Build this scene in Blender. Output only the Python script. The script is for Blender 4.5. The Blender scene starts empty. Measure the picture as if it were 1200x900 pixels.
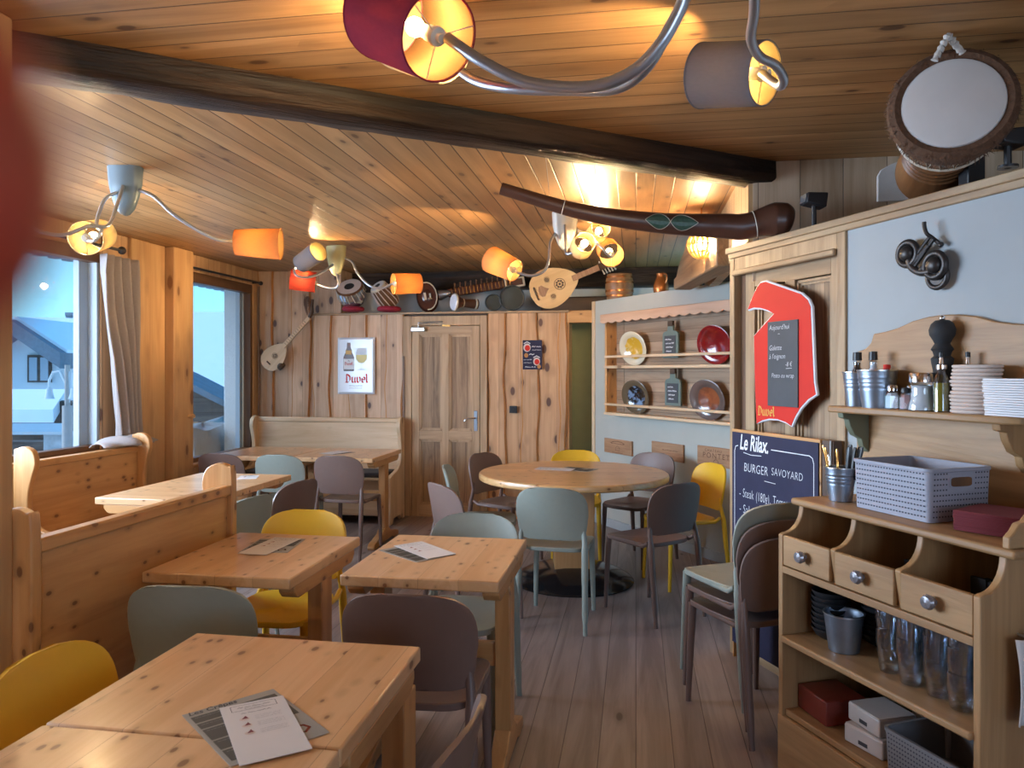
WORLD_STRENGTH=1.35; SUN=1.2; LEFT_W=110; REAR_W=18; EXPOSURE=1.85
import bpy, bmesh, math, random
from mathutils import Vector, Matrix, Euler
random.seed(7)
PI = math.pi
scene = bpy.context.scene
COL = scene.collection
R = math.radians
# ---------------------------------------------------------------- frames
# World axes follow the room: +Y runs along the tables and benches to the back wall, Z is up.
YAW = R(9.37)
CY, SY = math.cos(YAW), math.sin(YAW)
EYE = 1.45
def C(x, d, z=0.0):
    """metres right of / ahead of the photographer -> room coordinates"""
    return Vector((CY*x - SY*d, SY*x + CY*d, z))
def PT(u, v, d):
    """a point sighted at (u, v) and estimated to be d metres away -> room coordinates"""
    return C((u-600)/880*d, d, EYE-(v-435)/880*d)
def CV(x, d, z):
    return Vector((CY*x - SY*d, SY*x + CY*d, z)).normalized()
def wall_frame(p, along):
    o = C(*p); ex = C(*along); ex.normalize(); ez = Vector((0,0,1)); ey = ez.cross(ex)
    return Matrix(((ex.x,ey.x,0,o.x),(ex.y,ey.y,0,o.y),(0,0,1,0),(0,0,0,1)))
RW = wall_frame((1.459,2.871),(.3007,-.9537))     # right wall: x towards camera, y into the wall
PW = wall_frame((1.52,5.80),(.454,-.891))         # plate wall
CB = wall_frame((.963,2.715),(.309,-.951))        # serving cabinet
IDM = Matrix.Identity(4)
def rotz_of(M): return math.atan2(M[1][0], M[0][0])

# ---------------------------------------------------------------- mesh builder
def catmull(pts, n=6, closed=False):
    pts = [Vector(p) for p in pts]; N = len(pts); out = []
    rng = range(N) if closed else range(N-1)
    for i in rng:
        if closed: p0,p1,p2,p3 = pts[i-1],pts[i],pts[(i+1)%N],pts[(i+2)%N]
        else: p0,p1,p2,p3 = pts[max(i-1,0)],pts[i],pts[i+1],pts[min(i+2,N-1)]
        for k in range(n):
            t = k/n
            out.append(.5*((2*p1)+(p2-p0)*t+(2*p0-5*p1+4*p2-p3)*t*t+(3*p1-p0-3*p2+p3)*t**3))
    if not closed: out.append(pts[-1])
    return out
def align(d, up=Vector((0,0,1))):
    """rotation taking local Z to d"""
    d = Vector(d).normalized()
    x = up.cross(d)
    if x.length < 1e-4: x = Vector((1,0,0))
    x.normalize(); y = d.cross(x)
    return Matrix(((x.x,y.x,d.x,0),(x.y,y.y,d.y,0),(x.z,y.z,d.z,0),(0,0,0,1)))
def TM(p, Rm=None): return Matrix.Translation(Vector(p)) @ (Rm or IDM)
class MB:
    def __init__(s): s.v=[]; s.f=[]; s.m=[]
    def add(s, vs, fs, mi=0, M=None):
        b = len(s.v)
        for p in vs:
            p = Vector(p)
            s.v.append(tuple(M @ p) if M is not None else tuple(p))
        for f in fs:
            s.f.append([b+i for i in f]); s.m.append(mi)
        return s
    def box(s, c, size, mi=0, M=None, taper=1.0):
        x,y,z = [q/2 for q in size]; c = Vector(c)
        vs = [c+Vector(((-x if i%2==0 else x)*(taper if i>=4 else 1), (-y if (i//2)%2==0 else y)*(taper if i>=4 else 1), -z if i<4 else z)) for i in range(8)]
        return s.add(vs, [(0,2,3,1),(4,5,7,6),(0,1,5,4),(2,6,7,3),(0,4,6,2),(1,3,7,5)], mi, M)
    def bx(s, x0,x1,y0,y1,z0,z1, mi=0, M=None):
        return s.box(((x0+x1)/2,(y0+y1)/2,(z0+z1)/2),(abs(x1-x0),abs(y1-y0),abs(z1-z0)),mi,M)
    def prism(s, poly, h0, h1, plane='xy', mi=0, side=None, M=None):
        n = len(poly)
        def mp(p,h): return {'xy':(p[0],p[1],h),'xz':(p[0],h,p[1]),'yz':(h,p[0],p[1])}[plane]
        vs = [mp(p,h0) for p in poly]+[mp(p,h1) for p in poly]
        s.add(vs, [list(range(n))[::-1], [n+i for i in range(n)]], mi, M)
        b = len(s.v)-2*n
        for i in range(n):
            j=(i+1)%n; s.f.append([b+i,b+j,b+n+j,b+n+i]); s.m.append(mi if side is None else side)
        return s
    def tube(s, pts, r, n=10, mi=0, caps=True, M=None, flat=1.0):
        pts = [Vector(p) for p in pts]; N=len(pts)
        rs = r if isinstance(r,(list,tuple)) else [r]*N
        vs=[]; T=(pts[1]-pts[0]).normalized()
        ref = Vector((0,0,1)) if abs(T.z)<.9 else Vector((1,0,0))
        nx = (ref - T*ref.dot(T)).normalized()
        for i,p in enumerate(pts):
            t = (pts[min(i+1,N-1)]-pts[max(i-1,0)]).normalized()
            nx = (nx - t*nx.dot(t)).normalized(); ny = t.cross(nx)
            for k in range(n):
                a=2*PI*k/n; vs.append(p+nx*(math.cos(a)*rs[i])+ny*(math.sin(a)*rs[i]*flat))
        fs=[]
        for i in range(N-1):
            for k in range(n):
                k2=(k+1)%n; fs.append((i*n+k,i*n+k2,(i+1)*n+k2,(i+1)*n+k))
        if caps: fs += [list(range(n))[::-1], [(N-1)*n+k for k in range(n)]]
        return s.add(vs,fs,mi,M)
    def lathe(s, prof, n=24, mi=0, M=None, mats=None, a0=0.0, a1=2*PI):
        full = abs(a1-a0-2*PI)<1e-6; cols = n if full else n+1
        vs=[]
        for r,z in prof:
            for k in range(cols):
                a=a0+(a1-a0)*k/n; vs.append((max(r,1e-5)*math.cos(a),max(r,1e-5)*math.sin(a),z))
        b=len(s.v); s.add(vs,[],mi,M)
        for i in range(len(prof)-1):
            for k in range(n):
                k2=(k+1)%cols
                s.f.append([b+i*cols+k,b+i*cols+k2,b+(i+1)*cols+k2,b+(i+1)*cols+k]); s.m.append(mats[i] if mats else mi)
        return s
    def ball(s, c, r, n=16, mi=0, M=None, sc=(1,1,1)):
        m=max(6,n//2)
        Mx = TM(c, Matrix.Diagonal((sc[0],sc[1],sc[2],1)))
        if M is not None: Mx = M @ Mx
        return s.lathe([(r*math.sin(PI*i/m),-r*math.cos(PI*i/m)) for i in range(m+1)], n, mi, Mx)
    def quad(s, pts, mi=0, M=None): return s.add(pts,[list(range(len(pts)))],mi,M)
    def grid(s, fn, nu, nv, mi=0, M=None):
        vs=[fn(i/nu,j/nv) for j in range(nv+1) for i in range(nu+1)]
        fs=[(j*(nu+1)+i,j*(nu+1)+i+1,(j+1)*(nu+1)+i+1,(j+1)*(nu+1)+i) for j in range(nv) for i in range(nu)]
        return s.add(vs,fs,mi,M)
    def nib(s, pl, w, ang=40, mi=0, M=None):
        """broad-nib stroke in the local xz plane (y = 0)"""
        nx,nz = math.cos(R(ang))*w/2, math.sin(R(ang))*w/2
        for p,q in zip(pl,pl[1:]):
            s.quad([(p[0]-nx,0,p[1]-nz),(p[0]+nx,0,p[1]+nz),(q[0]+nx,0,q[1]+nz),(q[0]-nx,0,q[1]-nz)],mi,M)
        return s
    def stroke(s, pl, w, mi=0, M=None):
        """even-width pen stroke in the local xz plane"""
        for p,q in zip(pl,pl[1:]):
            p=Vector((p[0],p[1])); q=Vector((q[0],q[1])); t=(q-p)
            if t.length<1e-6: continue
            t.normalize(); n=Vector((-t.y,t.x))*w/2; p=p-t*w*.3; q=q+t*w*.3
            s.quad([(p.x-n.x,0,p.y-n.y),(p.x+n.x,0,p.y+n.y),(q.x+n.x,0,q.y+n.y),(q.x-n.x,0,q.y-n.y)],mi,M)
        return s
    def text(s, body, size, M, mi=0, shear=0, offset=0, align_='LEFT', sx=1.0, space=1.0):
        cu=bpy.data.curves.new('t','FONT'); cu.body=body; cu.size=size; cu.shear=shear; cu.offset=offset
        cu.align_x=align_; cu.resolution_u=3; cu.space_character=space
        o=bpy.data.objects.new('t',cu); COL.objects.link(o)
        dg=bpy.context.evaluated_depsgraph_get(); me=bpy.data.meshes.new_from_object(o.evaluated_get(dg))
        # glyph plane xy -> local xz
        s.add([(v.co.x*sx,0,v.co.y) for v in me.vertices],[list(p.vertices) for p in me.polygons],mi,M)
        s.tw=max([v.co.x*sx for v in me.vertices]+[0])
        bpy.data.objects.remove(o); bpy.data.curves.remove(cu); bpy.data.meshes.remove(me)
        return s
    def scribble(s, x, z, length, h, w, mi=0, M=None, seed=0):
        """an illegible written line: little word-like runs of pen strokes"""
        rnd=random.Random(seed); px_=x
        while px_ < x+length-.2*h:
            L=min(rnd.uniform(1.2,3.2)*h, x+length-px_); n=max(2,int(L/(h*.42)))
            pl=[(px_+L*k/n, z+(h*.5*(rnd.random()**.6) if k%2 else 0)) for k in range(n+1)]
            s.stroke(pl,w,mi,M); px_+=L+h*.5
        return s
    def build(s, name, mats, parent=None, smooth=True, bevel=0, seg=2, angle=38, solid=0, sub=0, weld=False):
        me=bpy.data.meshes.new(name); me.from_pydata(s.v,[],s.f)
        for m in (mats if isinstance(mats,(list,tuple)) else [mats]): me.materials.append(m)
        me.polygons.foreach_set('material_index', s.m)
        bm=bmesh.new(); bm.from_mesh(me)
        if weld: bmesh.ops.remove_doubles(bm,verts=bm.verts,dist=1e-5)
        bmesh.ops.recalc_face_normals(bm,faces=bm.faces); bm.to_mesh(me); bm.free()
        if smooth:
            me.polygons.foreach_set('use_smooth',[True]*len(me.polygons)); me.set_sharp_from_angle(angle=R(angle))
        me.update()
        o=bpy.data.objects.new(name,me); COL.objects.link(o)
        if parent is not None: o.parent=parent
        if solid:
            k=o.modifiers.new('thickness','SOLIDIFY'); k.thickness=solid; k.offset=0
        if sub:
            k=o.modifiers.new('smooth','SUBSURF'); k.levels=sub; k.render_levels=sub
        if bevel:
            k=o.modifiers.new('bevel','BEVEL'); k.width=bevel; k.segments=seg; k.limit_method='ANGLE'; k.angle_limit=R(40)
        return o
def tag(o, label, cat, group=None, kind=None):
    o['label']=label; o['category']=cat
    if group: o['group']=group
    if kind: o['kind']=kind
    return o
def thing(name, label, cat, M=None, group=None):
    o=bpy.data.objects.new(name,None); COL.objects.link(o); o.empty_display_size=.05
    if M is not None: o.matrix_world=M
    return tag(o,label,cat,group)
def at(x,y,z=0,rz=0): return Matrix.Translation((x,y,z)) @ Matrix.Rotation(R(rz),4,'Z')
def dup(root, M, label, group=None):
    r=root.copy(); COL.objects.link(r); r.matrix_world=M; r['label']=label
    if group: r['group']=group
    for ch in root.children:
        c=ch.copy(); COL.objects.link(c); c.parent=r
        for g in ch.children:
            d=g.copy(); COL.objects.link(d); d.parent=c
    return r
def single(o, M): o.matrix_world=M; return o
def struct(o, label=None, cat=None):
    o['kind']='structure'; 
    if label: o['label']=label
    if cat: o['category']=cat
    return o

# ---------------------------------------------------------------- materials
class N:
    def __init__(s,name):
        s.mat=bpy.data.materials.new(name); s.mat.use_nodes=True; s.t=s.mat.node_tree; s.t.nodes.clear()
        s.out=s.t.nodes.new('ShaderNodeOutputMaterial')
    def n(s,typ,**kw):
        k=s.t.nodes.new('ShaderNode'+typ)
        for a,b in kw.items(): setattr(k,a,b)
        return k
    def l(s,a,b): s.t.links.new(a,b)
    def math(s,op,a,b=None,c=None,clamp=False):
        k=s.n('Math',operation=op,use_clamp=clamp)
        for i,q in enumerate((a,b,c)):
            if q is None: continue
            if isinstance(q,(int,float)): k.inputs[i].default_value=q
            else: s.l(q,k.inputs[i])
        return k.outputs[0]
    def mix(s,f,a,b,blend='MIX'):
        k=s.n('Mix',data_type='RGBA',blend_type=blend)
        for i,q in ((0,f),(6,a),(7,b)):
            if isinstance(q,(int,float)): k.inputs[i].default_value=q
            elif isinstance(q,tuple): k.inputs[i].default_value=(*q,1)
            else: s.l(q,k.inputs[i])
        return k.outputs[2]
    def step(s,x,lo,hi):
        k=s.n('MapRange',interpolation_type='SMOOTHSTEP'); s.l(x,k.inputs[0]); k.inputs[1].default_value=lo; k.inputs[2].default_value=hi
        return k.outputs[0]
    def obj(s): return s.n('TexCoord').outputs['Object']
    def scaled(s,vec,sc,loc=(0,0,0)):
        k=s.n('Mapping'); s.l(vec,k.inputs[0]); k.inputs[3].default_value=sc; k.inputs[1].default_value=loc; return k.outputs[0]
    def noise(s,vec,scale,detail=3,rough=.55,dist=0):
        k=s.n('TexNoise'); s.l(vec,k.inputs['Vector']); k.inputs['Scale'].default_value=scale; k.inputs['Detail'].default_value=detail
        k.inputs['Roughness'].default_value=rough; k.inputs['Distortion'].default_value=dist; return k.outputs['Fac']
    def principled(s,color,rough=.5,metal=0,bump=None,bump_d=.002,coat=0,spec=.5,trans=0,alpha=None,emit=None,estr=0):
        b=s.n('BsdfPrincipled')
        if isinstance(color,tuple): b.inputs['Base Color'].default_value=(*color,1)
        else: s.l(color,b.inputs['Base Color'])
        if isinstance(rough,(int,float)): b.inputs['Roughness'].default_value=rough
        else: s.l(rough,b.inputs['Roughness'])
        b.inputs['Metallic'].default_value=metal; b.inputs['Specular IOR Level'].default_value=spec
        b.inputs['Coat Weight'].default_value=coat; b.inputs['Coat Roughness'].default_value=.15
        b.inputs['Transmission Weight'].default_value=trans
        if emit: b.inputs['Emission Color'].default_value=(*emit,1); b.inputs['Emission Strength'].default_value=estr
        if bump is not None:
            k=s.n('Bump'); k.inputs['Strength'].default_value=.6; k.inputs['Distance'].default_value=bump_d; s.l(bump,k.inputs['Height']); s.l(k.outputs[0],b.inputs['Normal'])
        s.b=b; s.l(b.outputs[0],s.out.inputs[0]); return s.mat
def plain(name,c,rough=.5,metal=0,var=.12,scale=12,bump=.0006,**kw):
    """a near-uniform surface with faint procedural mottling"""
    m=N(name); f=m.noise(m.obj(),scale,3)
    col=m.mix(f,tuple(q*(1-var) for q in c),tuple(min(1,q*(1+var)) for q in c))
    return m.principled(col,rough,metal,bump=f,bump_d=bump,**kw)
def wood(name,base,dark,axis='X',plank=0,pax='Y',knots=.22,kcol=(.09,.045,.025),rough=.42,var=.25,ks=(3.2,6.5),grain=9,coat=0,groove=(.035,.018,.008),gw=.018,bump=.0012,spec=.5,seam=True,streak=0.0):
    m=N(name); v=m.obj(); sep=m.n('SeparateXYZ'); m.l(v,sep.inputs[0]); ax={'X':0,'Y':1,'Z':2}
    W=None
    if plank:
        c=m.math('DIVIDE',sep.outputs[ax[pax]],plank); idx=m.math('FLOOR',c); fr=m.math('FRACT',c)
        wn=m.n('TexWhiteNoise',noise_dimensions='1D'); m.l(idx,wn.inputs['W']); W=wn.outputs['Value']
        off=m.n('CombineXYZ'); m.l(m.math('MULTIPLY',W,23.0),off.inputs[ax[axis]])
        av=m.n('VectorMath',operation='ADD'); m.l(v,av.inputs[0]); m.l(off.outputs[0],av.inputs[1]); v=av.outputs[0]
    sc=[grain]*3; sc[ax[axis]]=grain*.075
    g=m.noise(m.scaled(v,tuple(sc)),1.0,5,.62,.9)
    sc2=[95]*3; sc2[ax[axis]]=3.0
    g2=m.noise(m.scaled(v,tuple(sc2)),1.0,2,.5)
    f=m.math('ADD',m.math('MULTIPLY',m.step(g,.34,.68),.75),m.math('MULTIPLY',g2,.3),clamp=True)
    if streak:
        sc3=[5.5]*3; sc3[ax[axis]]=.35
        st=m.step(m.noise(m.scaled(v,tuple(sc3),(3.1,1.7,.4)),1.0,3,.6,.5),.56,.7)
        f=m.math('ADD',f,m.math('MULTIPLY',st,streak),clamp=True)
    col=m.mix(f,base,dark)
    if plank:
        hv=m.n('HueSaturation'); m.l(col,hv.inputs['Color']); m.l(m.math('ADD',m.math('MULTIPLY',W,var),1-var/2),hv.inputs['Value']); col=hv.outputs[0]
    if knots:
        ks_=[ks[1]]*3; ks_[ax[axis]]=ks[0]
        vo=m.n('TexVoronoi'); m.l(m.scaled(v,tuple(ks_)),vo.inputs['Vector']); vo.inputs['Scale'].default_value=1; vo.inputs['Randomness'].default_value=.95
        sr=m.n('SeparateColor'); m.l(vo.outputs['Color'],sr.inputs[0])
        gate=m.math('LESS_THAN',sr.outputs[0],knots)
        rad=m.math('ADD',m.math('MULTIPLY',sr.outputs[1],.12),.10)
        dd=m.math('DIVIDE',vo.outputs['Distance'],rad)
        halo=m.math('MULTIPLY',m.step(dd,2.6,.9),gate); core=m.math('MULTIPLY',m.step(dd,1.15,.75),gate)
        col=m.mix(m.math('MULTIPLY',halo,.4),col,tuple(q*.6 for q in dark)); col=m.mix(m.math('MULTIPLY',core,.88),col,kcol)
    h=f
    if plank and seam:
        e=m.math('PINGPONG',fr,.5); ln=m.step(e,gw,gw*.35)
        col=m.mix(m.math('MULTIPLY',ln,.85),col,groove); h=m.math('SUBTRACT',m.math('MULTIPLY',f,.15),m.math('MULTIPLY',ln,2.0))
    return m.principled(col,rough,bump=h,bump_d=bump,coat=coat,spec=spec)
def clear_glass(name,tint=(1,1,1),refl=.07,rough=.02,fk=.55):
    m=N(name); a=m.n('BsdfTransparent'); a.inputs[0].default_value=(*tint,1); g=m.n('BsdfGlossy'); g.inputs['Roughness'].default_value=rough
    lw=m.n('LayerWeight'); lw.inputs[0].default_value=.35; f=m.math('ADD',m.math('MULTIPLY',lw.outputs['Facing'],fk),refl,clamp=True)
    nz=m.noise(m.obj(),30,2); f2=m.math('MULTIPLY',f,m.math('ADD',m.math('MULTIPLY',nz,.2),.9))
    mx=m.n('MixShader'); m.l(f2,mx.inputs[0]); m.l(a.outputs[0],mx.inputs[1]); m.l(g.outputs[0],mx.inputs[2]); m.l(mx.outputs[0],m.out.inputs[0]); return m.mat
def shade_mat(name,c,trans=.5,ct=None):
    m=N(name); d=m.n('BsdfDiffuse'); t=m.n('BsdfTranslucent'); mx=m.n('MixShader'); mx.inputs[0].default_value=trans
    w=m.noise(m.scaled(m.obj(),(140,140,60)),1,2); col=m.mix(w,tuple(q*.86 for q in c),c)
    m.l(col,d.inputs[0]); m.l(m.mix(w,tuple(q*.86 for q in (ct or c)),(ct or c)),t.inputs[0]); m.l(d.outputs[0],mx.inputs[1]); m.l(t.outputs[0],mx.inputs[2]); m.l(mx.outputs[0],m.out.inputs[0]); return m.mat
def emitter(name,c,s):
    m=N(name); e=m.n('Emission'); e.inputs[0].default_value=(*c,1); e.inputs[1].default_value=s; m.l(e.outputs[0],m.out.inputs[0]); return m.mat
M_={}
PINE=((.63,.34,.135),(.45,.205,.065))
for ax in 'XYZ':
    M_['pine'+ax]=wood('pine furniture '+ax,*PINE,axis=ax,knots=.42,rough=.36,kcol=(.17,.065,.025),ks=(11,19),spec=.5)
    M_['pale'+ax]=wood('pale pine '+ax,(.74,.55,.36),(.58,.38,.21),axis=ax,knots=.16,rough=.45,kcol=(.2,.1,.05),ks=(5,9))
    M_['oak'+ax]=wood('waxed oak '+ax,(.46,.31,.17),(.26,.15,.07),axis=ax,knots=.05,rough=.5,grain=14,streak=.35)
for ax in 'XYZ': M_['cab'+ax]=wood('brown oak furniture '+ax,(.46,.265,.115),(.29,.15,.06),axis=ax,knots=.12,rough=.5,grain=12,streak=.25,kcol=(.1,.045,.02))
M_['tabletop']=wood('pine table top boards',(.76,.48,.26),(.62,.34,.15),axis='Y',plank=.14,pax='X',knots=.55,rough=.3,var=.12,kcol=(.19,.07,.025),ks=(13,23),gw=.006,groove=(.3,.14,.05),bump=.0004,coat=.15)
M_['roundtop']=wood('round table top boards',(.70,.42,.19),(.55,.285,.10),axis='X',plank=.15,pax='Y',knots=.5,rough=.3,var=.1,kcol=(.19,.07,.025),ks=(13,23),gw=.006,groove=(.3,.14,.05),bump=.0004,coat=.15)
M_['ceil_near']=wood('ceiling boards across',(.52,.275,.105),(.31,.145,.048),axis='X',plank=.115,pax='Y',knots=.42,rough=.5,spec=.3,var=.35,kcol=(.1,.04,.015),ks=(5,11),groove=(.05,.022,.008),gw=.03)
M_['ceil_far']=wood('ceiling boards along',(.45,.245,.10),(.31,.155,.055),axis='Y',plank=.105,pax='X',knots=.36,rough=.42,spec=.35,var=.25,kcol=(.12,.05,.02),ks=(5,12),groove=(.06,.022,.01),gw=.045)
M_['plank']=wood('wall plank face',(.70,.50,.34),(.52,.32,.19),axis='Z',plank=.17,pax='X',knots=.9,rough=.55,var=.3,kcol=(.075,.04,.045),ks=(4.2,8.0),groove=(.2,.1,.05),gw=.008)
M_['plank_warm']=wood('wall plank red face',(.62,.38,.21),(.44,.24,.11),axis='Z',plank=.19,pax='X',knots=.85,rough=.55,var=.34,kcol=(.075,.025,.02),ks=(4.0,7.5),groove=(.2,.1,.05),gw=.008)
M_['bark']=plain('live edge bark',(.48,.2,.045),.6,var=.3,scale=30)
M_['plank_grey']=wood('upper wall planks',(.6,.46,.32),(.4,.28,.17),axis='Z',plank=.2,pax='X',knots=.34,rough=.6,var=.2,kcol=(.1,.06,.04),ks=(3,7),gw=.012)
M_['slat']=wood('slatted panel',(.6,.4,.2),(.4,.23,.09),axis='Z',plank=.05,pax='Y',knots=.05,rough=.5,var=.2,gw=.06)
M_['post']=wood('pillar wood',(.66,.40,.19),(.50,.27,.11),axis='Z',knots=.7,rough=.5,kcol=(.2,.08,.03),ks=(3,7))
M_['beam']=wood('old dark beam',(.05,.028,.017),(.007,.005,.004),axis='X',knots=.1,spec=.25,rough=.55,grain=16,bump=.012,kcol=(.012,.008,.006))
M_['darkwood']=wood('dark stained wood',(.11,.055,.025),(.05,.024,.012),axis='X',knots=.05,rough=.5)
M_['frame']=wood('brown window frame',(.19,.095,.045),(.1,.045,.02),axis='Y',knots=.05,rough=.5)
M_['frameZ']=wood('brown window frame upright',(.19,.095,.045),(.1,.045,.02),axis='Z',knots=.05,rough=.5)
M_['old_door']=wood('weathered door boards',(.46,.30,.17),(.15,.085,.045),axis='Z',plank=.11,pax='X',knots=.05,rough=.62,var=.18,grain=13,streak=.5,gw=.01)
M_['old_doorX']=wood('weathered door rails',(.54,.37,.22),(.34,.21,.11),axis='X',knots=.08,rough=.62,grain=12,streak=.3)
M_['old_doorZ']=wood('weathered door stiles',(.54,.37,.22),(.34,.21,.11),axis='Z',knots=.08,rough=.62,grain=12,streak=.3)
M_['rackback']=wood('grey oak rack boards',(.42,.29,.19),(.24,.15,.09),axis='X',plank=.085,pax='Z',knots=.06,rough=.62,var=.25,streak=.3,gw=.02)
M_['floor']=wood('grey brown floor boards',(.37,.295,.268),(.19,.145,.132),axis='Y',plank=.14,pax='X',knots=.05,rough=.42,var=.3,kcol=(.09,.055,.045),ks=(5,14),groove=(.06,.04,.035),gw=.018,streak=.3,bump=.0006)
M_['plaster']=plain('grey plaster',(.37,.395,.40),.85,var=.07,scale=5,bump=.002)
M_['plaster_pl']=plain('grey green plaster',(.42,.42,.375),.85,var=.09,scale=4,bump=.002)
M_['white']=plain('white plaster',(.62,.6,.55),.85,var=.05)
M_['olive']=plain('olive green wall paint',(.34,.35,.18),.85,var=.08)
M_['sage']=plain('sage plastic',(.265,.285,.24),.42,var=.05,scale=40)
M_['taupe']=plain('taupe plastic',(.165,.102,.082),.42,var=.05,scale=40)
M_['yellow']=plain('mustard yellow plastic',(.72,.40,.015),.4,var=.04,scale=40)
M_['steel']=plain('brushed steel',(.62,.64,.66),.28,metal=1,var=.05)
M_['zinc']=plain('galvanised zinc',(.31,.36,.43),.36,metal=.9,var=.15,scale=25)
M_['chrome']=plain('chrome',(.8,.8,.82),.12,metal=1,var=.02)
M_['tube']=plain('satin grey lamp tube',(.50,.52,.56),.3,metal=.85,var=.04)
M_['black']=plain('black plastic',(.018,.018,.02),.4,var=.1)
M_['blackmatte']=plain('matte black',(.022,.022,.024),.75,var=.1)
M_['iron']=plain('dark cast iron',(.055,.048,.045),.42,metal=.7,var=.3,scale=30)
M_['slate']=plain('chalkboard slate',(.055,.06,.068),.7,var=.25,scale=9)
M_['navy']=plain('navy chalkboard',(.022,.021,.052),.6,var=.25,scale=9,spec=.25)
M_['chalk']=plain('chalk',(.62,.63,.66),.9,var=.2,scale=90)
M_['paint_white']=plain('white paint',(.75,.75,.77),.45,var=.03)
M_['paper']=plain('white paper',(.66,.63,.61),.7,var=.03)
M_['ink']=plain('dark ink',(.05,.05,.055),.7,var=.1)
M_['greyink']=plain('grey print',(.3,.29,.29),.7,var=.1)
M_['menu_grey']=plain('grey laminated menu',(.30,.285,.25),.5,var=.08)
M_['menu_dark']=plain('dark menu panel',(.05,.045,.035),.6,var=.2)
M_['red']=plain('red enamel',(.60,.03,.018),.6,var=.05,spec=.2)
M_['maroon']=plain('maroon paper',(.19,.025,.032),.7,var=.1)
M_['gold']=plain('gold lettering',(.62,.34,.05),.4,var=.1)
M_['sign_white']=plain('white enamel',(.66,.70,.78),.22,var=.02,coat=.4)
M_['brownglass']=plain('brown glass paint',(.06,.02,.01),.3,var=.2)
M_['beer']=plain('pale beer yellow',(.72,.6,.2),.4,var=.06)
M_['ghost']=plain('printed glass grey',(.6,.65,.72),.4,var=.04)
M_['brass']=plain('brass',(.72,.4,.12),.25,metal=1,var=.1)
M_['copper']=plain('copper jug glaze',(.36,.12,.03),.24,metal=.6,var=.2)
M_['curtain']=plain('grey linen curtain',(.36,.315,.30),.9,var=.1,scale=60,bump=.001)
M_['glass']=clear_glass('window glass',(.97,.985,1),.012,.02,.06)
M_['tumbler']=clear_glass('tumbler glass',(.93,.96,.985),.07,.04,.95)
M_['bottleglass']=clear_glass('clear bottle glass',(.85,.9,.95),.1,.05)
M_['lid']=M_['chrome']
M_['lavender']=plain('grey violet basket plastic',(.33,.33,.385),.5,var=.05,scale=30)
M_['basket_hole']=plain('basket shadow gap',(.05,.05,.065),.8)
M_['greybasket']=plain('grey basket plastic',(.22,.21,.215),.5,var=.06,scale=30)
M_['cushion']=plain('charcoal seat cushion',(.05,.045,.05),.9,var=.2,scale=50)
M_['stucco']=plain('white exterior stucco',(.62,.63,.63),.9,var=.12,scale=60,bump=.01)
M_['snow']=plain('snow',(.82,.85,.88),.9,var=.05,scale=3,bump=.01)
M_['house']=plain('pale house render',(.66,.67,.68),.9,var=.05)
M_['slategrey']=plain('blue grey roof slate',(.14,.18,.22),.7,var=.3,scale=9)
M_['barn']=wood('weathered chalet timber',(.13,.10,.08),(.06,.045,.04),axis='X',plank=.2,pax='Z',knots=.05,rough=.8)
M_['frame_blue']=plain('pale window jamb',(.36,.42,.48),.5,var=.04)
M_['tarp']=plain('grey tarpaulin',(.32,.31,.31),.7,var=.2,scale=6,bump=.02)
M_['skin']=None
for k,c,t in (('sh_red',(.27,.035,.055),.03),('sh_grey',(.17,.15,.15),.03),('sh_white',(.62,.53,.36),.5),('sh_orange',(.68,.27,.09),.33),('sh_scarlet',(.5,.06,.03),.16),('sh_pink',(.72,.33,.15),.55)):
    M_[k]=shade_mat('lamp shade fabric '+k[3:],c,t)
M_['sh_in']=shade_mat('lamp shade lining',(.06,.044,.017),.5,(.55,.42,.22))
M_['bulb']=emitter('warm lamp bulb',(1,.69,.35),440)
M_['porcelain']=plain('cream lamp socket',(.7,.66,.55),.4,var=.03)
M_['rope']=plain('white rope',(.6,.57,.52),.95,var=.2,scale=80)
M_['skin_drum']=plain('drum skin',(.66,.63,.60),.6,var=.08,scale=7)
M_['fur']=plain('brown goat fur',(.12,.058,.03),.95,var=.5,scale=60,bump=.01)
M_['drumwood']=wood('carved drum wood',(.22,.095,.035),(.1,.04,.014),axis='Z',knots=0,rough=.4)
M_['horn']=plain('dark brown horn wood',(.085,.034,.02),.34,var=.35,scale=18)
M_['sitarwood']=plain('polished dark gourd',(.07,.022,.014),.2,var=.2)
M_['bone']=plain('ivory inlay',(.6,.52,.4),.4,var=.08)
M_['spruce']=wood('pale spruce soundboard',(.72,.47,.22),(.6,.36,.15),axis='Z',knots=0,rough=.35)
M_['green_inlay']=plain('green inlay',(.04,.09,.06),.4,var=.5,scale=80)
M_['darkgreen']=plain('dark green drum',(.022,.03,.026),.3,var=.2)
M_['silver']=plain('silver drum shell',(.5,.52,.55),.22,metal=.9,var=.15)
M_['foliage']=plain('yellow green plastic',(.6,.65,.05),.4)
M_['salt']=plain('salt',(.78,.77,.75),.9,var=.05)
M_['pinksalt']=plain('pink salt',(.62,.3,.27),.9,var=.15,scale=80)
M_['oil']=plain('olive oil',(.24,.2,.02),.12,var=.1)
M_['vinegar']=plain('dark vinegar',(.03,.012,.01),.12,var=.1)
M_['beige']=plain('beige filter paper',(.64,.52,.45),.9,var=.1,scale=40)
M_['napkin']=plain('white paper napkin',(.8,.79,.8),.85,var=.03)
M_['cardboard']=plain('glossy white carton',(.6,.55,.52),.3,var=.06)
M_['redbox']=plain('dark red carton',(.19,.03,.02),.22,var=.1)
M_['plank_text']=plain('burnt lettering',(.12,.05,.025),.8,var=.2)
M_['plaque']=wood('wine crate board',(.42,.23,.12),(.27,.13,.06),axis='X',knots=.02,rough=.6,grain=22,streak=.25)
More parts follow.
